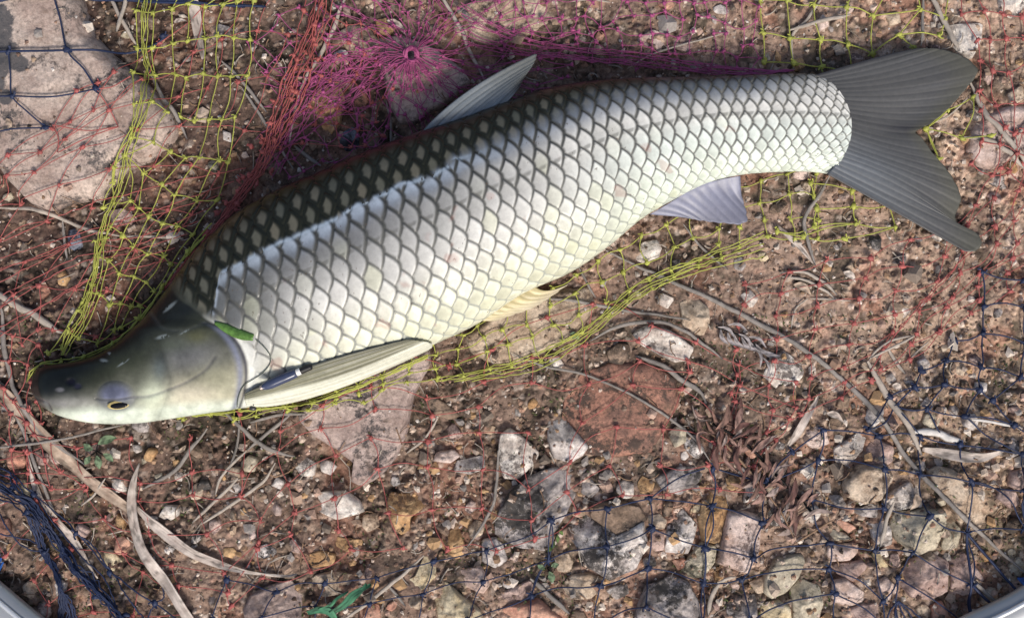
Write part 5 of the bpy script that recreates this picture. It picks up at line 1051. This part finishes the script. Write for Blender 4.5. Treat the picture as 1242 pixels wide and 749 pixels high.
def link2(tb, a, b, r, lift, sag=.12, over=False):
    a = np.array(a, float); b = np.array(b, float); d = b-a; L = np.hypot(*d)
    if L < 1: return
    s = NR.uniform(-sag, sag)*L; m = (a+b)/2+np.array([-d[1], d[0]])/L*s+np.array([NR.uniform(-.04, .04), NR.uniform(-.04, .04)])*L
    cordline(tb, [a, m, b], r, lift, over)
def knot(tb, p, r, lift, over=False):
    x, y = p; 
    z = zat(x, y, lift)
    q = np.array([x-CX, CY-y, z])
    if over and hm_at(CX+(x-CX)*.94, CY+(y-CY)*.94, FZ) > 5: q = on_fish(x, y)+[0, 0, 4.]
    tb.blob(q, r*NR.uniform(.85, 1.15), NR.randint(0, 9999))
    for _ in range(2):                                  # little frayed ears of the knot
        a = NR.uniform(0, 6.28); tb.add(np.array([q, q+[math.cos(a)*r*.9, math.sin(a)*r*.9, r*.2], q+[math.cos(a+.5)*r*1.7, math.sin(a+.5)*r*1.7, 0]]), r*.28)
def gridnet(tb, G, r=.9, kr=3, lift=3, sag=.12, over=False, drop=0., rows=True, cols=True, clip=None):
    for i, row in enumerate(G):
        for j, p in enumerate(row):
            if p is None: continue
            if clip and not clip(p): continue
            knot(tb, p, kr, lift, over)
            if rows and j+1 < len(row) and row[j+1] is not None and NR.random() > drop: link2(tb, p, row[j+1], r, lift, sag, over)
            if cols and i+1 < len(G) and j < len(G[i+1]) and G[i+1][j] is not None and NR.random() > drop: link2(tb, p, G[i+1][j], r, lift, sag, over)
def patch(curves, n, m, jit=2., shear=0.):
    C = np.array([resample(c, n) for c in curves]); out = []
    for i in range(m):
        t = i/(m-1)*(len(curves)-1); k = min(int(t), len(curves)-2); f = t-k
        row = C[k]*(1-f)+C[k+1]*f
        if shear: row = np.stack([np.interp(np.arange(n)+shear*(i % 2), np.arange(n), row[:, q]) for q in (0, 1)], 1)
        out.append([tuple(p+np.array([NR.gauss(0, jit), NR.gauss(0, jit)])) for p in row])
    return out
# --- yellow, upper left: hanging strands beside the head
YG = patch([[(174, -12), (205, -8), (228, -5), (270, -5), (306, -6), (350, -12)], [(173, 28), (186, 26), (208, 20), (220, 16), (266, 14), (304, 14)], [(173, 75), (187, 76), (200, 78), (234, 72), (257, 70), (310, 68)], [(178, 122), (203, 123), (215, 126), (249, 130), (269, 132), (291, 131)],
            [(170, 160), (186, 170), (204, 175), (221, 185), (262, 190), (284, 186)], [(140, 232), (157, 196), (182, 220), (210, 238), (233, 246), (262, 250)], [(125, 260), (148, 258), (172, 268), (188, 282), (212, 290), (228, 298)],
            [(119, 330), (128, 287), (143, 304), (161, 320), (190, 328), (206, 342)], [(104, 366), (112, 345), (126, 350), (152, 364), (166, 372), (172, 366)], [(62, 430), (80, 420), (94, 396), (104, 418), (140, 402), (172, 384)]], 8, 12, 2.4)
gridnet(YEL, YG, .8, 2.9, 6, .06, drop=.04)
for P in ([(40, 462), (44, 450), (58, 441), (84, 440), (107, 433), (140, 418), (166, 398), (184, 378), (202, 352), (222, 325), (254, 290)], [(42, 458), (62, 438), (107, 431), (150, 408), (186, 372), (230, 315), (256, 286)], [(60, 440), (90, 439), (120, 428), (160, 400), (196, 360), (240, 300), (262, 272)]):
    cordline(YEL, P, 1.0, 14, n=46, wob=.5)
for x, y in ((107, 432), (140, 417), (172, 386), (204, 348), (236, 306), (80, 438)): knot(YEL, (x, y), 3.0, 15)
# extra bunched strands at the left edge of the yellow part
for k in range(4):
    o = NR.uniform(-9, 9); cordline(YEL, [(178+o, -5), (176+o*.6, 60), (182+o*1.5, 120), (170+o, 175), (148+o, 225), (126+o, 275), (116+o, 330), (100+o, 385), (78+o*.6, 430)], .75, 7+k % 3, n=60, wob=.8)
# --- yellow under the belly and towards the tail
YB = patch([[(225, 500), (300, 494), (360, 486), (420, 466), (480, 438), (530, 418), (600, 384), (690, 340), (760, 298), (830, 262), (905, 222), (985, 212)],
            [(222, 506), (300, 499), (362, 492), (425, 476), (488, 452), (540, 436), (610, 408), (690, 372), (770, 342), (850, 302), (910, 262), (985, 252)],
            [(218, 508), (300, 502), (365, 496), (432, 484), (495, 462), (560, 455), (625, 438), (690, 415), (775, 358), (860, 318), (925, 285), (995, 292)]], 27, 4, 2.8)
gridnet(YEL, YB, .75, 2.7, 4, .16, over=False, drop=.08)
for k in range(4):
    o = NR.uniform(-4, 4); cordline(YEL, [(232, 504), (300, 497+o*.3), (360, 490+o*.3), (420, 474+o*.5), (470, 452+o), (520, 430+o)], .85, 5, n=50, wob=.7)
for k in range(5):
    o = NR.uniform(-17, 17); cordline(YEL, [(540+o*2, 462), (600, 447+o*.6), (650, 432+o), (712, 398+o*.7), (770, 350+o*.8), (830, 322+o*.8), (880, 305+o), (925, 288+o*1.4)], .8, 5, n=50, wob=1.0)
YE = [[(979, 224), (1030, 232), (1048, 225), None], [(988, 254), (1032, 251), (1074, 250), (1110, 258)], [(985, 276), (1035, 272), (1082, 276), None], [(941, 281), (972, 287), (1021, 290), None]]
gridnet(YEL, YE, .85, 3.4, 5, .08)
# --- yellow above the tail
YU = [[(905, -18), (955, -22), (1000, -24), (1040, -20), (1078, -26), (1110, -22), (1150, -20)], [(920, 2), (952, 4), (985, 8), (1023, 12), (1057, 21), (1115, 13), (1143, 25)], [(925, 41), (957, 48), (993, 51), (1025, 56), (1056, 67), (1088, 44), (1135, 46)], [(925, 77), (960, 79), (995, 83), (1030, 92), (1070, 96), (1105, 60), None]]
gridnet(YEL, YU, .9, 3.5, 5, .05)
gridnet(YEL, [[(1144, 136), (1175, 120), None], [(1118, 158), (1161, 170), (1192, 168)], [(1131, 195), None, None]], .85, 3.4, 10, .06)
link2(YEL, (1118, 158), (1144, 136), .85, 10, .02); link2(YEL, (1118, 158), (1131, 195), .85, 10, .02)
# --- red bundle and red web at the left
for k in range(11):
    o = NR.uniform(-22, 16); q = NR.uniform(-34, 26)
    cordline(RED, [(398+o, -10), (385+o, 40), (360+q*.9, 100), (335+q*.6, 165), (318+q*.4, 205), (285+q*.3, 250), (262+o*.3, 286), (232+o*.3, 322), (205+o*.2, 352)], .8, 8+k % 4*1.6, n=55, wob=1.0)
for k in range(34):
    t = NR.random(); P = resample([(398, -10), (385, 40), (360, 100), (335, 165), (318, 205), (285, 250), (250, 300)], 50)[int(t*49)]; knot(RED, (P[0]+NR.gauss(0, 8), P[1]+NR.gauss(0, 6)), 3.2, 11)
RGX = patch([[(400, -12), (382, 45), (352, 110), (322, 185), (286, 245), (246, 300), (196, 360), (140, 412)], [(345, -15), (318, 40), (288, 110), (262, 165), (228, 225), (190, 275), (140, 335), (96, 402)],
            [(250, 10), (232, 70), (205, 130), (170, 165), (130, 235), (100, 275), (60, 330), (55, 400)], [(150, 95), (135, 135), (90, 170), (60, 205), (20, 250), (-15, 300), (-25, 345), (0, 430)], [(110, 120), (80, 160), (30, 200), (-20, 240), (-60, 270), (-70, 330), (-60, 400), (-40, 470)]], 9, 9, 3.0)
gridnet(RED, RGX, .62, 2.7, 5, .08, drop=.06)
for k in range(8):
    y = 210+k*17; cordline(RED, [(300-k*14, 205+k*16), (200-k*9, 235+k*14+NR.uniform(-12, 12)), (100-k*3, 260+k*15+NR.uniform(-12, 12)), (-20, 300+k*18)], .7, 6, n=40, wob=.5)
RX = patch([[(395, 10), (440, 40), (480, 60)], [(365, 90), (420, 110), (470, 130)], [(325, 180), (390, 180), (450, 180)]], 6, 7, 5); gridnet(RED, RX, .55, 2.4, 6, .12, drop=.15)
# snout-side red web going down the left edge
gridnet(RED, patch([[(-30, 395), (20, 405), (60, 430), (48, 462)], [(-30, 440), (0, 450), (25, 475), (50, 500)], [(-30, 490), (0, 500), (40, 530), (75, 545)], [(-30, 560), (10, 575), (60, 590), (100, 600)]], 6, 6, 4), .75, 2.8, 5, .12)
# --- red under and below the fish
RL = patch([[(-30, 560), (60, 548), (116, 540), (180, 532), (230, 528), (290, 506), (340, 488), (417, 454), (480, 434), (526, 444), (576, 430), (640, 398), (700, 366), (787, 388), (850, 415), (905, 440), (960, 460)],
            [(-30, 590), (60, 580), (124, 580), (180, 597), (250, 580), (302, 589), (340, 523), (403, 492), (466, 468), (512, 485), (576, 468), (640, 440), (703, 433), (772, 417), (840, 445), (900, 470), (960, 495)],
            [(-10, 640), (60, 610), (116, 593), (159, 620), (230, 612), (279, 616), (330, 570), (385, 528), (450, 507), (499, 522), (563, 504), (640, 485), (700, 480), (755, 453), (819, 443), (880, 490), (950, 515)],
            [(30, 690), (80, 650), (130, 660), (175, 676), (246, 672), (297, 681), (345, 612), (392, 612), (431, 544), (499, 550), (563, 545), (606, 560), (660, 567), (739, 500), (800, 490), (840, 520), (930, 530)],
            [(60, 730), (110, 700), (160, 690), (214, 709), (230, 696), (283, 707), (326, 630), (380, 650), (440, 624), (500, 610), (556, 601), (610, 616), (660, 620), (720, 560), (780, 560), (860, 555), (920, 560)],
            [(60, 760), (120, 745), (180, 735), (214, 745), (250, 735), (300, 728), (330, 690), (385, 690), (430, 665), (490, 660), (540, 660), (610, 670), (660, 640), (730, 610), (790, 600), (860, 590), (925, 590)]], 17, 7, 3.4)
gridnet(RED, RL, .62, 3.0, 4, .12, drop=.08)
# --- red beside and below the tail
RR = patch([[(905, 345), (960, 325), (1015, 315), (1070, 300), (1120, 290), (1165, 262), (1205, 205), (1262, 120)], [(890, 405), (950, 390), (1010, 382), (1065, 372), (1118, 352), (1165, 318), (1215, 270), (1262, 205)],
            [(890, 465), (950, 455), (1005, 440), (1062, 425), (1105, 400), (1150, 372), (1205, 330), (1262, 280)], [(880, 540), (940, 520), (990, 495), (1040, 470), (1080, 450), (1120, 418), (1175, 378), (1262, 330)]], 10, 8, 3.4)
gridnet(RED, RR, .6, 3.1, 4, .13, drop=.05)
RU = patch([[(1150, -15), (1190, -15), (1225, -12), (1262, -10)], [(1172, 45), (1195, 38), (1225, 45), (1262, 40)], [(1185, 92), (1213, 124), (1235, 100), (1262, 110)], [(1186, 146), (1215, 160), (1240, 185), (1262, 160)], [(1178, 200), (1205, 215), (1235, 215), (1262, 240)]], 5, 8, 3)
gridnet(RED, RU, .75, 3.2, 5, .12)
for k in range(2): cordline(RED, [(1186-k*13, 295+k*6), (1150-k*8, 330+k*10), (1110-k*10, 370+k*14), (1060-k*8, 440+k*10)], .65, 5, n=26, wob=1)
# --- magenta centre: gathered ring and the mesh spreading from it
c0 = (502, 73); cz = 30.
tor = np.array([(c0[0]-CX+7*math.cos(a), CY-c0[1]+8.5*math.sin(a), zat(*c0, 12)+1.5*math.sin(3*a)) for a in np.linspace(0, 6.2832, 40)])
for k in range(8): MAG.add(tor+np.array([NR.gauss(0, 1.2), NR.gauss(0, 1.2), NR.gauss(0, 1.5)]), 1.3)
def rad(a):                                              # reach of the magenta part in each direction
    return 1.0
rings = []
NS = 44
for i, R0 in enumerate((14, 30, 46, 64, 84, 106, 130)):
    row = []
    for j in range(NS+1):
        a = 2*math.pi*j/NS+(.5*i % 1)*2*math.pi/NS; ex = 1.0+.55*max(0, math.cos(a))*i/6; ey = 1.0 if math.sin(a) < 0 else .78
        g_ = 1.2+i*1.5; row.append((c0[0]+R0*ex*math.cos(a)+NR.gauss(0, g_)+i*.4, c0[1]+R0*ey*math.sin(a)+NR.gauss(0, g_)))
    row[-1] = row[0]; rings.append(row)
for i, row in enumerate(rings):
    for j in range(NS):
        p = row[j]
        if i: knot(MAG, p, 1.5+.12*i, 6+max(0, 8-3*i))
        if i+1 < len(rings):
            link2(MAG, p, rings[i+1][j], .55, 6+max(0, 8-3*i), .06)
            if i and NR.random() > .25: link2(MAG, p, rings[i+1][(j-1) % NS], .5, 6, .1)
for k in range(60):
    a = NR.gauss(1.5, 1.6); L = NR.uniform(18, 62); cordline(MAG, [(c0[0]+9*math.cos(a), c0[1]+9*math.sin(a)), (c0[0]+L*.5*math.cos(a+.05), c0[1]+L*.5*math.sin(a+.05)), (c0[0]+L*math.cos(a+NR.uniform(-.15, .15)), c0[1]+L*math.sin(a))], .5, 12, n=8)
MR = patch([[(600, -20), (660, -18), (730, -18), (800, -15), (870, -15), (915, -12)], [(605, 30), (660, 36), (730, 32), (800, 35), (860, 38), (915, 44)], [(612, 62), (670, 68), (730, 72), (800, 82), (860, 86), (915, 88)]], 18, 6, 4)
gridnet(MAG, MR, .6, 2.3, 5, .12, drop=.1)
for k in range(8): o = NR.uniform(-14, 8); cordline(MAG, [(560, 40+o*3), (612, 58+o*1.6), (680, 68+o), (760, 76+o), (830, 84+o*.8), (905, 90+o*.5), (960, 88)], .65, 7, n=44, wob=.8)
ML = patch([[(300, 60), (345, 20), (400, -10)], [(345, 120), (395, 80), (440, 30)], [(330, 190), (400, 150), (440, 120)], [(350, 215), (420, 190), (470, 170)]], 7, 7, 4); gridnet(MAG, ML, .55, 2.2, 5, .12, drop=.15)
for k in range(26): cordline(MAG, [(450+NR.uniform(-10, 30), 80+NR.uniform(-25, 25)), (400+NR.uniform(-15, 15), 110+NR.uniform(-40, 40)), (330+NR.uniform(-20, 20), 150+NR.uniform(-70, 70))], .55, 6, n=20, wob=1)
# --- blue: lower right, traced knot by knot
B1 = [[None]*6+[(1190, 330), (1240, 340)], [None]*6+[(1192, 371), (1241, 373)], [None]*5+[(1156, 413), (1192, 404), (1246, 416)], [None]*4+[(1116, 449), (1148, 437), (1188, 445), (1238, 457)], [None]*3+[(1078, 480), (1106, 468), (1142, 465), (1187, 472), (1203, 485)],
      [None]*3+[(1051, 520), (1084, 492), (1122, 495), (1166, 504), (1228, 515)], [None, (960, 548), (996, 520), (1065, 528), (1115, 528), (1163, 539), (1235, 549), (1262, 548)],
      [(862, 565), (927, 584), (991, 557), (1067, 566), (1113, 574), (1170, 581), (1236, 592), None], [(860, 610), (920, 629), (983, 604), (1069, 614), (1119, 621), (1170, 644), (1240, 640), None],
      [(852, 660), (908, 670), (1005, 657), (1059, 666), (1100, 665), (1174, 706), None, None], [(851, 704), (898, 700), (1004, 688), (1067, 725), (1086, 698), (1176, 760), None, None], [(850, 755), (907, 748), (1010, 717), (1072, 760), (1090, 762), None, None, None], [None, (920, 780), (1012, 765), None, None, None, None, None]]
gridnet(BLU, B1, 1.12, 4.0, 5, .10)
B2 = [[(668, 625), (734, 612), (787, 602), (860, 610)], [(665, 677), (734, 656), (788, 637), (852, 660)], [(644, 720), (727, 707), (784, 685), (851, 704)], [(640, 765), (720, 765), (780, 728), (850, 755)]]
gridnet(BLU, B2, 1.05, 4.0, 5, .06)
B3 = [[(278, 700), (340, 712), (397, 703), (459, 697), (526, 679), (590, 665), (668, 625)], [(262, 745), (325, 739), (385, 731), (450, 728), (514, 717), (587, 701), (665, 677)], [(250, 780), (310, 775), (375, 770), (440, 766), (505, 760), (570, 744), (644, 720)]]
gridnet(BLU, B3, .9, 3.4, 5, .08)
link2(BLU, (852, 565), (787, 602), 1.1, 5); link2(BLU, (862, 565), (927, 584), 1.1, 5); cordline(BLU, [(1170, 644), (1184, 660), (1210, 690), (1232, 718), (1250, 740)], 2.0, 8); cordline(BLU, [(1170, 644), (1172, 700), (1176, 760)], 1.8, 8); cordline(BLU, [(1174, 706), (1190, 722), (1204, 735), (1220, 760)], 2.2, 8)
for k in range(5): cordline(BLU, [(1086, 726), (1072+k*10, 745), (1070+k*14, 775)], 1.3, 6, wob=.6); 
for k in range(5): cordline(BLU, [(1238+k, 540), (1236+k*1.5, 600), (1240+k, 640), (1250+k*4, 690)], 1.2, 8, wob=.7)
cordline(BLU, [(1240, 640), (1215, 600), (1190, 585), (1170, 581)], 1.1, 8)
# --- blue bundle at the lower left
for k in range(15):
    o = NR.gauss(0, 10); q = NR.gauss(0, 8)
    cordline(BLU, [(-15, 575+o), (20, 590+o), (48, 615+q), (70, 650+q*.7), (92, 680+o*.5), (122, 710+o*.5), (155, 745+q*.5), (185, 775+q)], 1.15, 8+k % 4*2, n=46, wob=1.3)
for k in range(7):
    o = NR.uniform(-6, 6); cordline(BLU, [(42+o, 622), (54+o, 668), (74, 700+o), (86+o, 730), (92+o, 775)], 1.15, 9, n=30, wob=1)
    cordline(BLU, [(50+o, 665+o), (70+o*.5, 690), (78+o*.5, 720), (70+o, 775)], 1.1, 7, n=26, wob=1)
for P in ([(-10, 560), (20, 572), (47, 597), (97, 644), (138, 690), (192, 727), (240, 762)], [(97, 644), (120, 665), (138, 690)], [(192, 727), (203, 720), (200, 700)], [(192, 727), (184, 745), (180, 770)], [(47, 597), (80, 650), (130, 700), (150, 745)], [(138, 690), (160, 720), (190, 760)], [(-10, 600), (30, 660), (56, 668)], [(-10, 640), (40, 655), (56, 668)]): cordline(BLU, P, 1.1, 7, n=30, wob=.4)
for p in ((47, 597), (97, 644), (138, 690), (192, 727), (56, 668), (160, 740), (60, 640), (95, 690), (40, 618), (120, 720), (78, 668), (20, 590), (150, 755)): knot(BLU, p, 4.2, 10)
for k in range(9): BLB.add(np.array([(x-CX, CY-y, z) for x, y, z in ((-3+k*2.2-8, 640+k*5, 8), (3+k*1.5-10, 660+k*5, 34), (-8+k*2-6, 690+k*5, 40))]), 1.6)
for (hx_, hy_) in ((60, 765), (90, 778), (1236, 716), (1250, 706)):
    for k in range(5):
        a0 = np.array([hx_+k*2.5, hy_]); BLB.add(resample(np.array([((a0[0]-6-CX), CY-a0[1]+18, 12), ((a0[0]-CX), CY-a0[1]+4, 40), ((a0[0]+8-CX), CY-a0[1]-20, 44)]), 14), 1.5)
# --- blue at the top left
for P, r in (([(-10, 73), (27, 71), (97, 70), (150, 68), (188, 57), (205, 45)], 1.6), ([(76, -8), (87, 30), (97, 70), (117, 92), (132, 116)], 1.3), ([(-10, 124), (32, 124), (80, 125), (132, 116)], 1.2), ([(27, 71), (30, 98), (32, 124), (50, 142), (72, 161)], 1.1), ([(-10, 172), (30, 163), (72, 161)], 1.1), ([(-10, 18), (30, 8), (67, 2), (110, 2), (160, 3), (225, 7), (267, 9), (325, 11)], 2.0), ([(-10, 14), (40, 4), (100, 0), (200, 3), (300, 12)], 1.5)):
    cordline(BLU, P, r, 5)
for p in ((97, 70), (132, 116), (32, 124), (72, 161), (27, 71), (67, 2), (200, 46)): knot(BLU, p, 3.8, 5)
for a, b in (((132, 116), (157, 160)), ((157, 160), (80, 158)), ((80, 158), (85, 190)), ((157, 160), (86, 190)), ((132, 116), (170, 100))): link2(RED, a, b, .8, 5)
for t, m, nm in ((BLU, M_BLU, 'blue_mesh'), (RED, M_RED, 'red_mesh'), (YEL, M_YEL, 'yellow_mesh'), (MAG, M_MAG, 'magenta_mesh'), (BLB, M_BLU2, 'blue_lashing')): tag(t.make(nm, m, net), kind='stuff')
